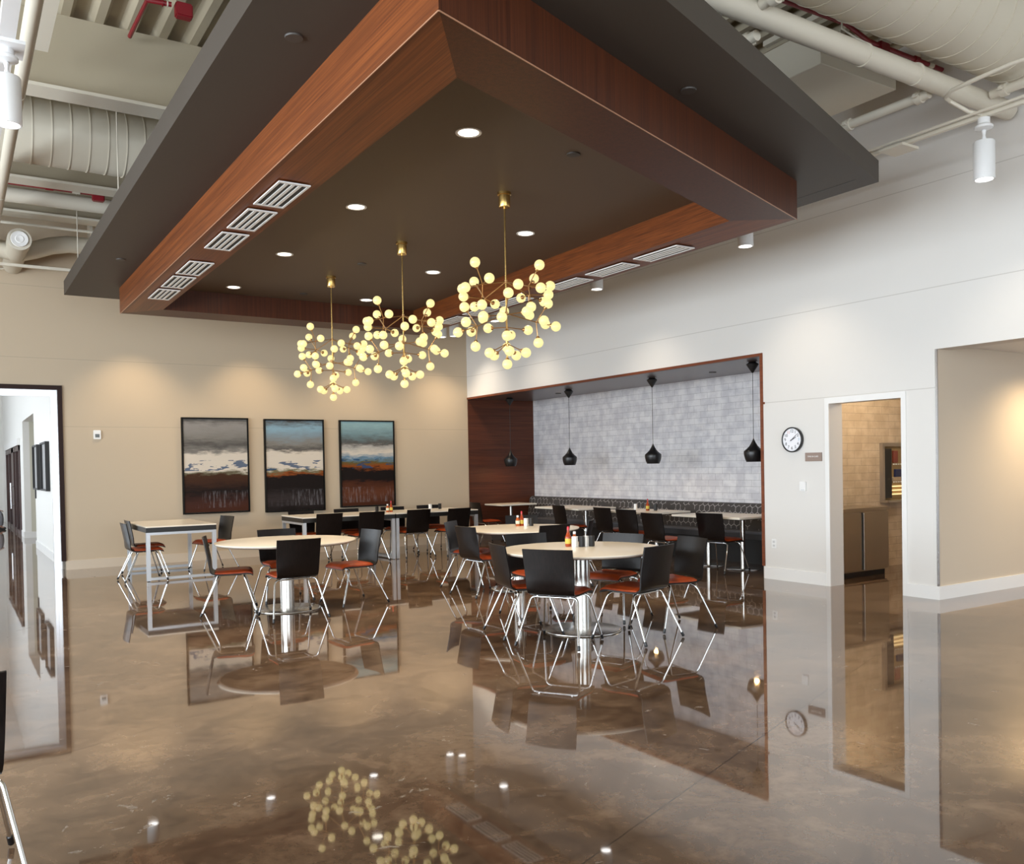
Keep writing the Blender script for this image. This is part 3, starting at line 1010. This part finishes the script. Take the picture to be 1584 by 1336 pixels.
def make_rect(hx=.785, hy=.525):
    root = empty('rectangular_table', (0, 0, 0), 0, 'x', 'table')
    MB().box(-hx, hx, -hy, hy, .742, .760).bevel(.003, 1).build('tabletop', M_table, root)
    MB().box(-hx + .002, hx - .002, -hy + .002, hy - .002, .675, .742).build('apron', M_edge, root)
    for sx in (-1, 1):
        for sy in (-1, 1):
            MB().box(sx * (hx - .03) - .026, sx * (hx - .03) + .026, sy * (hy - .03) - .026, sy * (hy - .03) + .026, .008, .675).build('leg', M_silver, root)
        x0 = sx * (hx - .03)
        MB().box(x0 - .025, x0 + .025, -hy + .056, hy - .056, .016, .052).build('floor_rail', M_silver, root)
        MB().box(x0 - .024, x0 + .024, -hy + .056, hy - .056, .640, .675).build('top_rail', M_silver, root)
    for sx in (-1, 1):
        for sy in (-1, 1):
            MB().lathe([(.018, 0), (.018, .008)], 12, (sx * (hx - .03), sy * (hy - .03), 0)).build('glide', M_black, root)
    return root


rct = make_rect()
place(rct, False, (5.405, 13.83, 0), 0, 'rectangular white table with black edge at left of the long pair, below the middle painting', 'rectangular tables')
place(rct, True, (6.990, 13.83, 0), 0, 'rectangular white table with black edge at right of the long pair, carrying sauces and shakers', 'rectangular tables')
place(make_rect(.80, .475), False, (2.735, 13.72, 0), R_(90), 'white table with black edge and silver frame standing alone near the corridor opening', 'rectangular tables')


def make_niche_table():
    root = empty('pedestal_table', (0, 0, 0), 0, 'x', 'table')
    MB().box(-.415, .415, -.33, .33, .722, .752).bevel(.004, 1).build('tabletop', M_table, root)
    MB().box(-.405, .405, -.32, .32, .714, .722).build('underside', M_edge, root)
    MB().lathe([(.001, .012), (.036, .012), (.036, .714), (.001, .714)], 24).build('column', M_steel, root, True)
    MB().lathe([(.001, 0), (.235, 0), (.238, .004), (.225, .012), (.001, .014)], 40).build('base_plate', M_steel, root, True)
    return root


nt = make_niche_table()
for i, (x, y, lb) in enumerate((
        (9.34, 8.665, 'small square pedestal table in the niche, nearest the right wall'),
        (9.34, 9.327, 'small square pedestal table in the niche, second from the right wall'),
        (9.36, 10.47, 'small square pedestal table in the niche carrying a sauce bottle, right of its pair'),
        (9.37, 11.132, 'small square pedestal table in the niche, left of the pair with the sauce bottle'),
        (9.44, 12.40, 'small square pedestal table in the niche, right of the farther pair'),
        (9.44, 13.062, 'small square pedestal table in the niche, left of the farther pair'),
        (9.52, 14.99, 'small square pedestal table standing alone before the wood panel'))):
    place(nt, i > 0, (x, y, 0), 0, lb, 'niche tables')

# booth seat along the niche
root = empty('booth_bench', (10.1, 11.6, 0), 0, 'long dark upholstered booth bench with hexagon pattern under the tile wall', 'bench')
y0, y1 = NY0 + .01 - 11.6, YB - .035 - 11.6
mb = MB()
pr_ = [(-.02, .46), (-.03, .44), (.02, .43), (.29, .43), (.29, .47), (.0, .47)]
mb = MB().loft([[(x - .02, y, z) for x, z in ((-.19, .36), (-.20, .44), (-.17, .465), (.16, .47), (.16, .36))] for y in (y0, y1)])
mb.build('seat', mat('booth_seat_vinyl', (.07, .068, .072), .45), root, True)
MB().loft([[(x, y, z) for x, z in ((.13, .36), (.11, .50), (.16, .80), (.19, .855), (.24, .868), (.295, .86), (.295, .36))] for y in (y0, y1)]).build('backrest', M_uph, root, True)
MB().box(-.15, .295, y0, y1, 0, .36).build('plinth', M_blackm, root)


# ------------------------------------------------------------------ condiments
def bottle(kind):
    if kind == 'sauce':
        root = empty('sauce_bottle', (0, 0, 0), 0, 'x', 'sauce bottle')
        MB().lathe([(.001, 0), (.027, 0), (.029, .006), (.029, .085), (.022, .105), (.012, .135), (.010, .155), (.001, .155)], 20).build('body', mat('red_sauce', (.33, .045, .008), .2), root, True)
        MB().lathe([(.0295, .028), (.0295, .075)], 20).build('label_band', mat('yellow_label', (.62, .46, .06), .5), root)
        MB().lathe([(.001, .155), (.012, .155), (.011, .178), (.007, .188), (.001, .188)], 16).build('cap', mat('red_cap', (.50, .02, .03), .35), root, True)
    elif kind == 'hot':
        root = empty('hot_sauce_bottle', (0, 0, 0), 0, 'x', 'sauce bottle')
        MB().lathe([(.001, 0), (.025, 0), (.027, .005), (.027, .080), (.014, .100), (.012, .112), (.001, .112)], 20).build('body', mat('amber_sauce', (.40, .09, .02), .2), root, True)
        MB().lathe([(.0275, .03), (.0275, .07)], 20).build('label_band', mat('pale_label', (.62, .66, .50), .5), root)
        MB().lathe([(.001, .112), (.014, .112), (.014, .135), (.001, .137)], 16).build('cap', M_plastic, root, True)
    else:
        m = M_plastic if kind == 'white' else M_blackm
        root = empty('shaker', (0, 0, 0), 0, 'x', 'shaker')
        MB().box(-.022, .022, -.022, .022, 0, .088).bevel(.004).build('body', m, root)
        MB().box(-.023, .023, -.023, .023, .088, .098).bevel(.003).build('lid', m, root)
    return root


PB = {k: bottle(k) for k in ('sauce', 'hot', 'white', 'black')}
used = set()


def cond(kind, x, y, z, lb, g):
    o = place(PB[kind], kind in used, (x, y, z), R_(20), lb, g); used.add(kind)


g1, g2, g3, g4 = 'condiments on the nearest round table', 'condiments on the middle round table', 'condiments on the long tables', 'condiments on the niche table'
ZT1 = .742
cond('sauce', 4.855, 6.655, ZT1, 'red sauce bottle with yellow label on the nearest round table', g1)
cond('hot', 4.935, 6.665, ZT1, 'small amber bottle with white cap behind shakers on the nearest round table', g1)
cond('white', 4.865, 6.565, ZT1, 'white shaker beside the red sauce bottle on the nearest round table', g1)
cond('black', 4.925, 6.540, ZT1, 'black shaker between two white ones on the nearest round table', g1)
cond('white', 4.975, 6.545, ZT1, 'white shaker between two black ones on the nearest round table', g1)
cond('black', 5.025, 6.520, ZT1, 'black shaker at right end of the row on the nearest round table', g1)
cond('hot', 6.045, 9.36, ZT1, 'amber bottle with white cap at left of the condiments on the middle round table', g2)
cond('sauce', 6.105, 9.36, ZT1, 'red sauce bottle with yellow label on the middle round table', g2)
cond('white', 6.125, 9.29, ZT1, 'white shaker on the middle round table', g2)
cond('black', 6.18, 9.255, ZT1, 'black shaker on the middle round table', g2)
cond('hot', 6.28, 13.80, .760, 'amber bottle with white cap on the long tables', g3)
cond('sauce', 6.345, 13.80, .760, 'red sauce bottle with yellow label on the long tables', g3)
cond('black', 6.15, 13.95, .760, 'black shaker left of the bottles on the long tables', g3)
cond('white', 7.17, 13.95, .760, 'white shaker on the right long table', g3)
cond('black', 7.40, 14.02, .760, 'black shaker near the right end of the long tables', g3)
cond('sauce', 9.40, 10.72, .752, 'red sauce bottle on a niche table before the hexagon booth', g4)
cond('white', 9.43, 11.05, .752, 'white shaker on a niche table, left of the sauce bottle', g4)
cond('black', 9.46, 10.60, .752, 'black shaker on a niche table, right of the sauce bottle', g4)


# ------------------------------------------------------------------ black pendants in the niche
def make_pendant():
    root = empty('pendant_lamp', (0, 0, 0), 0, 'x', 'pendant lamp')          # origin at the niche ceiling
    zc = 1.5 - 2.863
    MB().lathe([(.001, 0), (.045, 0), (.085, -.030), (.075, -.05), (.012, -.145), (.001, -.15)], 24).build('ceiling_rose', M_blackm, root, True)
    MB().tube([(0, 0, -.14), (0, 0, zc + .31)], .004, 8).build('cord', M_black, root)
    prof = [(.006, .318), (.012, .300), (.030, .262), (.058, .215), (.095, .178), (.128, .150), (.132, .138), (.130, .095), (.118, .045), (.103, .010), (.098, .0)]
    inner = [(.093, .002), (.112, .05), (.122, .10), (.120, .14), (.06, .20), (.006, .28)]
    MB().lathe([(r, z + zc) for r, z in prof] + [(r, z + zc) for r, z in inner], 36).build('lamp_shade', M_black, root, True)
    MB().sphere((0, 0, zc + .07), .035, 14, 10).build('bulb', M_bulb, root, True)
    lamp('POINT', (0, 0, zc + .025), 4, (1, .62, .25), root, size=.03)
    return root


pd = make_pendant()
for i, (x, y, lb) in enumerate(((9.30, 8.41, 'black teardrop pendant lamp at the right end of the niche, cut by the trim'),
                                (9.48, 10.66, 'black teardrop pendant lamp third from the wood panel'),
                                (9.47, 12.89, 'black teardrop pendant lamp second from the wood panel, before pale tile'),
                                (9.47, 14.88, 'black teardrop pendant lamp before the dark wood panel'))):
    place(pd, i > 0, (x, y, 2.863), 0, lb, 'niche pendants')
for i, (y, lb) in enumerate(((9.6, 'right'), (13.6, 'left'))):
    o = cap.copy(); COL.objects.link(o); o.location = (9.75, y, 2.863)
    o['label'] = 'dark round sprinkler cover in the niche ceiling, %s of the two' % lb


# ------------------------------------------------------------------ paintings
def painting_mat(name, seed, stops):
    m = mat(name, (.3, .3, .3), .6, spec=.2); t = NT(m)
    v = t.coord()
    s_ = t.sep(v)
    h = t.math('ADD', t.math('DIVIDE', s_[2], 1.60), .5)
    d1 = t.noise(t.coord((1.1, 1, 3.2), (seed, seed * 2, 0)), 2.4, 6, .62, .4)
    d2 = t.noise(t.coord((2.2, 1, 14), (seed, 0, seed)), 2.0, 5, .7)
    hh = t.math('ADD', h, t.math('ADD', t.math('MULTIPLY', t.math('SUBTRACT', d1, .5), .16), t.math('MULTIPLY', t.math('SUBTRACT', d2, .5), .12)))
    c = t.ramp(hh, stops)
    # vertical pale drips low down
    dr = t.noise(t.coord((22, 1, 2.6), (seed * 3, 0, 0)), 1.3, 5, .7)
    low = t.math('LESS_THAN', t.math('ABSOLUTE', t.math('SUBTRACT', h, .14)), .09)
    side = t.noise(t.coord((1, 1, 1), (seed * 5, 1, 2)), 1.6, 1)
    dm = t.math('MULTIPLY', t.math('MULTIPLY', t.math('MULTIPLY', t.math('SUBTRACT', dr, .50), 6, clamp=True), low), t.math('MULTIPLY', t.math('SUBTRACT', side, .44), 9, clamp=True))
    c = t.mix(t.math('MULTIPLY', dm, .30), c, (.42, .42, .46))
    # blue smear in the pale band
    bl = t.noise(t.coord((1.6, 1, 7), (seed * 7, 3, 1)), 1.7, 4, .55)
    bm = t.math('MULTIPLY', t.math('GREATER_THAN', bl, .56), t.math('LESS_THAN', t.math('ABSOLUTE', t.math('SUBTRACT', h, .50)), .055))
    c = t.mix(t.math('MULTIPLY', bm, .85), c, (.014, .060, .15))
    t.base(c)
    t.bump(d2, .3, .01)
    return m


M_frame = mat('black_picture_frame', (.004, .004, .0035), .5, spec=.2)
DK, BR, OR = (.007, .0035, .003), (.055, .015, .006), (.24, .060, .010)
WH, GR, DG, BL = (.62, .56, .48), (.20, .19, .175), (.085, .080, .075), (.22, .36, .46)
pm = [painting_mat('painting_left', 1.3, [(0, BR), (.10, (.05, .016, .010)), (.22, DK), (.34, (.045, .017, .008)), (.395, (.05, .02, .008)), (.42, (.14, .13, .08)), (.45, WH), (.62, WH), (.66, GR), (.72, DG), (.80, GR), (.92, (.25, .24, .23)), (1, DG)]),
      painting_mat('painting_middle', 4.1, [(0, DK), (.12, (.03, .022, .022)), (.25, DK), (.38, DK), (.41, OR), (.44, (.13, .13, .07)), (.47, WH), (.64, WH), (.68, DG), (.74, GR), (.82, (.20, .26, .30)), (.92, BL), (1, DG)]),
      painting_mat('painting_right', 8.8, [(0, BR), (.16, (.11, .034, .014)), (.27, BR), (.31, DK), (.42, DK), (.46, OR), (.52, (.10, .09, .03)), (.56, (.12, .22, .32)), (.62, WH), (.69, (.40, .39, .37)), (.74, DG), (.84, (.16, .25, .28)), (1, (.26, .42, .46))])]
for k, (x0, x1, z0, z1, lb) in enumerate(((3.292, 4.405, .792, 2.420, 'framed abstract landscape with grey sky and a thin blue streak, leftmost of three'),
                                          (4.682, 5.775, .765, 2.410, 'framed abstract landscape with blue patches, dark lower half, middle of three'),
                                          (6.078, 7.177, .795, 2.408, 'framed abstract landscape with teal sky and brown ground, rightmost of three'))):
    root = empty('painting', ((x0 + x1) / 2, YB - .001, (z0 + z1) / 2), 0, lb, 'painting', 'abstract paintings')
    hx, hz = (x1 - x0) / 2, (z1 - z0) / 2
    mb = MB()
    for a, b, c, d in ((-hx, -hx + .022, -hz, hz), (hx - .022, hx, -hz, hz), (-hx + .022, hx - .022, -hz, -hz + .022), (-hx + .022, hx - .022, hz - .022, hz)):
        mb.box(a, b, -.065, 0, c, d)
    mb.build('frame', M_frame, root)
    MB().box(-hx + .026, hx - .026, -.050, -.01, -hz + .026, hz - .026).build('canvas', pm[k], root)

# corridor pictures
for k, (y0, y1, lb) in enumerate(((17.48, 18.55, 'dark framed picture on the corridor wall, nearest the opening'), (19.30, 20.35, 'dark framed picture on the corridor wall, farther from the opening'))):
    root = empty('corridor_picture', (XC, (y0 + y1) / 2, 1.65), 0, lb, 'picture', 'corridor pictures')
    h = (y1 - y0) / 2
    mb = MB()
    for a, b, c, d in ((-h, -h + .03, -.44, .44), (h - .03, h, -.44, .44), (-h + .03, h - .03, -.44, -.41), (-h + .03, h - .03, .41, .44)):
        mb.box(-.07, -.001, a, b, c, d)
    mb.build('frame', M_blackm, root)
    MB().box(-.03, -.001, -h + .02, h - .02, -.42, .42).build('picture_print', mat('pale_print', (.45, .45, .46), .3), root)
tag(MB().box(XC - .02, XC - .001, 20.45, 20.60, 1.02, 1.22).bevel(.004).build('wall_switch', M_blackm), 'small dark wall plate at the far end of the near corridor wall', 'wall plate')
root = empty('door_pull', (XC - .10, 27.35, .95), 0, 'bright vertical bar handle on the dark corridor door', 'door pull')
MB().tube([(0, 0, -.35), (0, 0, .35)], .02, 10).build('bar', M_alu, root, True)
for z in (-.25, .25):
    MB().tube([(0, 0, z), (.07, 0, z)], .012, 8).build('standoff', M_alu, root)


# ------------------------------------------------------------------ clock, sign, switch, outlet, thermostat
def text(s_, size, m, parent, loc, rot, name, extrude=.0008):
    cu = bpy.data.curves.new(name, 'FONT')
    cu.body = s_; cu.size = size; cu.align_x = 'CENTER'; cu.align_y = 'CENTER'; cu.extrude = extrude
    cu.materials.append(m)
    tmp = bpy.data.objects.new('lettering_source', cu); COL.objects.link(tmp)
    me = bpy.data.meshes.new_from_object(tmp.evaluated_get(bpy.context.evaluated_depsgraph_get()))
    bpy.data.objects.remove(tmp)
    o = bpy.data.objects.new(name, me); COL.objects.link(o)
    o.parent = parent; o.location = loc; o.rotation_euler = rot
    return o


# wall-facing rotation: text readable when looking along +x  (right of text = -y)
TROT = Matrix(((0, 0, -1), (-1, 0, 0), (0, 1, 0))).to_euler()
M_clockf = mat('clock_face', (.86, .86, .90), .3)
M_num = mat('clock_numeral', (.02, .02, .03), .5)
M_numr = mat('pale_red_numeral', (.62, .28, .25), .5)
M_numb = mat('pale_blue_numeral', (.35, .52, .66), .5)
clock = empty('wall_clock', (XR, 7.332, 1.764), 0, 'round black rimmed wall clock with white face on the right wall', 'clock')
RC = .156


def xlathe(prof, n=48):
    """lathe about -x axis: prof (r, depth out of wall)"""
    return MB().loft([[(-d, r * math.cos(q), r * math.sin(q)) for q in (2 * math.pi * k / n for k in range(n))] for r, d in prof])


xlathe([(RC * .98, .001), (RC, .03), (RC, .040), (RC - .006, .046), (RC - .014, .042), (RC - .016, .030), (RC * .5, .030), (RC * .5, .001)]).build('rim', M_black, clock, True)
xlathe([(.002, .029), (RC - .014, .029), (RC - .014, .033), (.002, .033)]).build('face', M_clockf, clock)
for h in range(1, 13):
    a = math.radians(90 - 30 * h)
    rr_ = .104
    m_ = M_numr if h == 11 else M_numb if h == 3 else M_num
    text(str(h), .052, m_, clock, (-.0335, -rr_ * math.cos(a), rr_ * math.sin(a)), TROT, 'numeral')
mb = MB()
for k in range(60):
    a = math.radians(6 * k); r1 = .130; r2 = .137
    q = Vector((0, math.cos(a), math.sin(a)))
    wdt = .0022 if k % 5 == 0 else .0008
    tq = Vector((0, -math.sin(a), math.cos(a))) * wdt
    vsx = [q * r1 - tq, q * r2 - tq, q * r2 + tq, q * r1 + tq]
    mb.loft([[v_ + Vector((-.0332, 0, 0)) for v_ in vsx], [v_ + Vector((-.0338, 0, 0)) for v_ in vsx]])
mb.build('minute_marks', M_num, clock)
for nm, ang_, ln, wd_, dx in (('hour_hand', 90 - 64, .070, .0055, .036), ('minute_hand', 90 - 50, .105, .004, .038)):
    a = math.radians(ang_)
    d = Vector((0, -math.cos(a), math.sin(a))); nn = Vector((0, math.sin(a), math.cos(a))) * wd_
    p0, p1 = d * -.025, d * ln
    vsx = [p0 - nn, p1 - nn * .5, p1 + nn * .5, p0 + nn]
    MB().loft([[v_ + Vector((-dx, 0, 0)) for v_ in vsx], [v_ + Vector((-dx - .001, 0, 0)) for v_ in vsx]]).build(nm, M_num, clock)

sign = empty('room_sign', (XR, 7.03, 1.546), 0, 'small brown room sign with white lettering right of the clock', 'sign')
MB().box(-.022, 0, -.118, .118, -.052, .052).bevel(.003, 1).build('plaque', mat('taupe_plaque', (.30, .22, .18), .4), sign)
text('TIME IN CAFE', .026, M_white, sign, (-.0225, 0, .004), TROT, 'lettering')
o = empty('thermostat', (XR, 7.19, 1.19), 0, 'small white thermostat box on the wall below the room sign', 'thermostat')
MB().box(-.028, 0, -.045, .045, -.055, .055).bevel(.004).build('body', M_plastic, o)
MB().box(-.0285, -.027, -.03, .02, -.048, -.042).build('vent_slot', M_silver, o)
o = empty('wall_outlet', (XR, 7.66, .455), 0, 'white electrical outlet low on the right wall beside the niche', 'outlet')
MB().box(-.006, 0, -.037, .037, -.058, .058).bevel(.002, 1).build('cover_plate', M_plastic, o)
for z in (-.024, .024):
    MB().box(-.009, -.006, -.017, .017, z - .014, z + .014).build('socket', mat('outlet_grey', (.62, .62, .62), .4), o)
o = empty('wall_sensor', (2.01, YB, 2.125), 0, 'small white sensor with dark display on the back wall beside the corridor opening', 'sensor')
MB().box(-.055, .055, -.028, 0, -.072, .072).bevel(.006).build('body', M_plastic, o)
MB().box(-.032, .032, -.030, -.027, -.045, .01).build('display', mat('grey_display', (.12, .13, .13), .3), o)
tag(MB().box(XR - .012, XR, 7.78, 7.80, 2.235, 2.262).build('wall_clip', M_wood_trim), 'tiny brown clip on the wall line right of the niche trim', 'clip')

# ------------------------------------------------------------------ kitchen seen through the door
fr = empty('undercounter_fridge', (9.94, 7.34, 0), 0, 'stainless two door undercounter fridge inside the kitchen doorway', 'fridge')
MB().box(-.55, .43, -.22, .25, .07, .845).build('body', M_steel_k, fr)
for x0, x1 in ((-.55, -.155), (-.105, .41)):
    d = MB().box(x0, x1, -.262, -.222, .09, .825).bevel(.004, 1).build('door', M_steel_k, fr)
MB().box(-.155, -.105, -.235, -.222, .09, .825).build('door_gap', M_blackm, fr)
MB().box(-.57, .45, -.25, .255, .845, .885).bevel(.004, 1).build('worktop', M_steel_k, fr)
MB().box(-.54, .42, -.19, .24, .0, .07).build('kick_plate', M_blackm, fr)
cab = empty('pass_through_cabinet', (10.92, 7.6, .93), 0, 'stainless framed pass-through with lit shelves beside the kitchen fridge', 'cabinet')
mb = MB().box(0, .05, -.05, 0, 0, .80).box(.05, 1.3, -.05, 0, .75, .80).box(0, 1.3, -.12, 0, -.03, 0)
mb.build('frame', M_steel_k, cab)
MB().box(.05, 1.3, -.012, -.004, 0, .75).build('back_panel', mat('warm_back_panel', (.30, .22, .11), .6), cab)
MB().box(.06, .21, -.045, -.013, .03, .72).build('black_door', M_black, cab)
mb = MB()
for z in (.25, .50):
    for k in range(18):
        mb.box(.24 + .055 * k, .275 + .055 * k, -.048, -.040, z - .008, z + .008)
mb.build('price_strip', M_plastic, cab)
mb = MB()
for z in (.08, .135, .19):
    mb.box(.22, 1.2, -.046, -.014, z - .008, z + .008)
mb.build('shelf', mat('lit_shelf_edge', (.8, .65, .4), .4, emit=(1, .72, .35), estr=.9), cab)
tag(MB().box(11.22, 11.60, 7.555, 7.586, 1.20, 1.36).bevel(.004, 1).build('snack_carton', mat('blue_carton', (.015, .025, .10), .4)), 'dark blue carton on a shelf in the kitchen pass-through', 'carton')
tag(MB().box(11.18, 11.28, 7.555, 7.586, 1.45, 1.62).bevel(.004, 1).build('snack_carton', mat('red_carton', (.22, .05, .035), .4)), 'small reddish carton on the top shelf of the kitchen pass-through', 'carton')
tag(MB().box(11.16, 11.34, 7.550, 7.586, 1.19, 1.25).bevel(.004, 1).build('snack_tray', mat('tan_tray', (.45, .36, .26), .5)), 'pale tray in front of the blue carton in the pass-through', 'tray')

# ------------------------------------------------------------------ person seated on a bench far down the corridor
bench = empty('corridor_bench', (.70, 28.4, 0), 0, 'low pale bench far down the corridor under a seated person', 'bench')
MB().box(-.28, .18, -.60, .60, .40, .45).bevel(.008).build('seat', M_wood_trim, bench)
for y in (-.5, .5):
    MB().box(-.26, .16, y - .025, y + .025, 0, .40).build('leg', M_silver, bench)


def skin(name, nodes, edges, m, parent, root=0):
    me = bpy.data.meshes.new(name)
    me.from_pydata([n[0] for n in nodes], edges, [])
    me.materials.append(m)
    o = bpy.data.objects.new(name, me); COL.objects.link(o)
    sm = o.modifiers.new('skin', 'SKIN'); sm.use_smooth_shade = True
    for sv, n in zip(me.skin_vertices[0].data, nodes):
        sv.radius = (n[1], n[1])
    me.skin_vertices[0].data[root].use_root = True
    ss = o.modifiers.new('subdivision', 'SUBSURF'); ss.levels = 1; ss.render_levels = 1
    if parent:
        o.parent = parent
    return o


M_skin = mat('skin', (.50, .27, .19), .5)
nodes = [((0, 0, .55), .13), ((-.02, 0, .72), .125), ((0, 0, .90), .14), ((.02, 0, 1.04), .06), ((.03, 0, 1.12), .055), ((.045, 0, 1.21), .085), ((.05, 0, 1.29), .075)]
edges = [(0, 1), (1, 2), (2, 3), (3, 4), (4, 5), (5, 6)]
for sy in (-1, 1):
    b0 = len(nodes)
    nodes += [((0, sy * .17, .98), .055), ((.08, sy * .23, .74), .045), ((.30, sy * .15, .57), .034), ((.40, sy * .12, .545), .030)]
    edges += [(2, b0), (b0, b0 + 1), (b0 + 1, b0 + 2), (b0 + 2, b0 + 3)]
    for k in range(4):
        f0 = len(nodes); yy = sy * .12 + (k - 1.5) * .020
        L = (.075, .085, .08, .062)[k]
        nodes += [((.44, yy, .54), .010), ((.44 + L * .5, yy, .53), .0085), ((.44 + L * .9, yy, .50), .008)]
        edges += [(b0 + 3, f0), (f0, f0 + 1), (f0 + 1, f0 + 2)]
    t0 = len(nodes)
    nodes += [((.41, sy * .12 - sy * .045, .535), .010), ((.45, sy * .12 - sy * .06, .515), .008)]
    edges += [(b0 + 3, t0), (t0, t0 + 1)]
    l0 = len(nodes)
    nodes += [((.06, sy * .10, .53), .085), ((.44, sy * .12, .48), .058), ((.46, sy * .12, .27), .050), ((.44, sy * .12, .07), .036), ((.55, sy * .13, .035), .032)]
    edges += [(0, l0), (l0, l0 + 1), (l0 + 1, l0 + 2), (l0 + 2, l0 + 3), (l0 + 3, l0 + 4)]
person = skin('person', nodes, edges, M_skin, None)
person.location = (.735, 28.35, 0)
tag(person, 'person seated far down the corridor with hands on knees, cut by the left edge', 'person')
tn = [((0, 0, .55), .150)]; te = []
for sy in (-1, 1):
    l0 = len(tn)
    tn += [((.07, sy * .10, .53), .098), ((.44, sy * .12, .48), .070), ((.46, sy * .12, .27), .066), ((.445, sy * .12, .10), .060)]
    te += [(0, l0), (l0, l0 + 1), (l0 + 1, l0 + 2), (l0 + 2, l0 + 3)]
skin('trousers', tn, te, mat('grey_trousers', (.30, .30, .33), .8), person)
sn = [((-.01, 0, .58), .150), ((-.02, 0, .74), .145), ((0, 0, .92), .155)]; se = [(0, 1), (1, 2)]
for sy in (-1, 1):
    l0 = len(sn)
    sn += [((0, sy * .17, .985), .070), ((.07, sy * .225, .77), .060), ((.20, sy * .19, .66), .052)]
    se += [(2, l0), (l0, l0 + 1), (l0 + 1, l0 + 2)]
skin('shirt', sn, se, mat('dark_green_shirt', (.05, .08, .06), .8), person)
MB().sphere((.03, 0, 1.29), .098, 16, 10).build('hair', mat('brown_hair', (.05, .025, .012), .6), person, True)
mb = MB()
for sy in (-1, 1):
    mb.sphere((.128, sy * .032, 1.245), .011, 10, 6)
mb.build('eyes', M_black, person, True)
MB().loft([[(.125, -.014, 1.205), (.125, .014, 1.205), (.125, .006, 1.245), (.125, -.006, 1.245)], [(.155, -.008, 1.207), (.155, .008, 1.207), (.135, .003, 1.245), (.135, -.003, 1.245)]]).build('nose', M_skin, person)
for sy in (-1, 1):
    MB().box(-.04, .13, sy * .13 - .04, sy * .13 + .04, 0, .07).bevel(.02).build('shoe', M_blackm, person, loc=(.44, 0, 0))
bpy.context.view_layer.update()
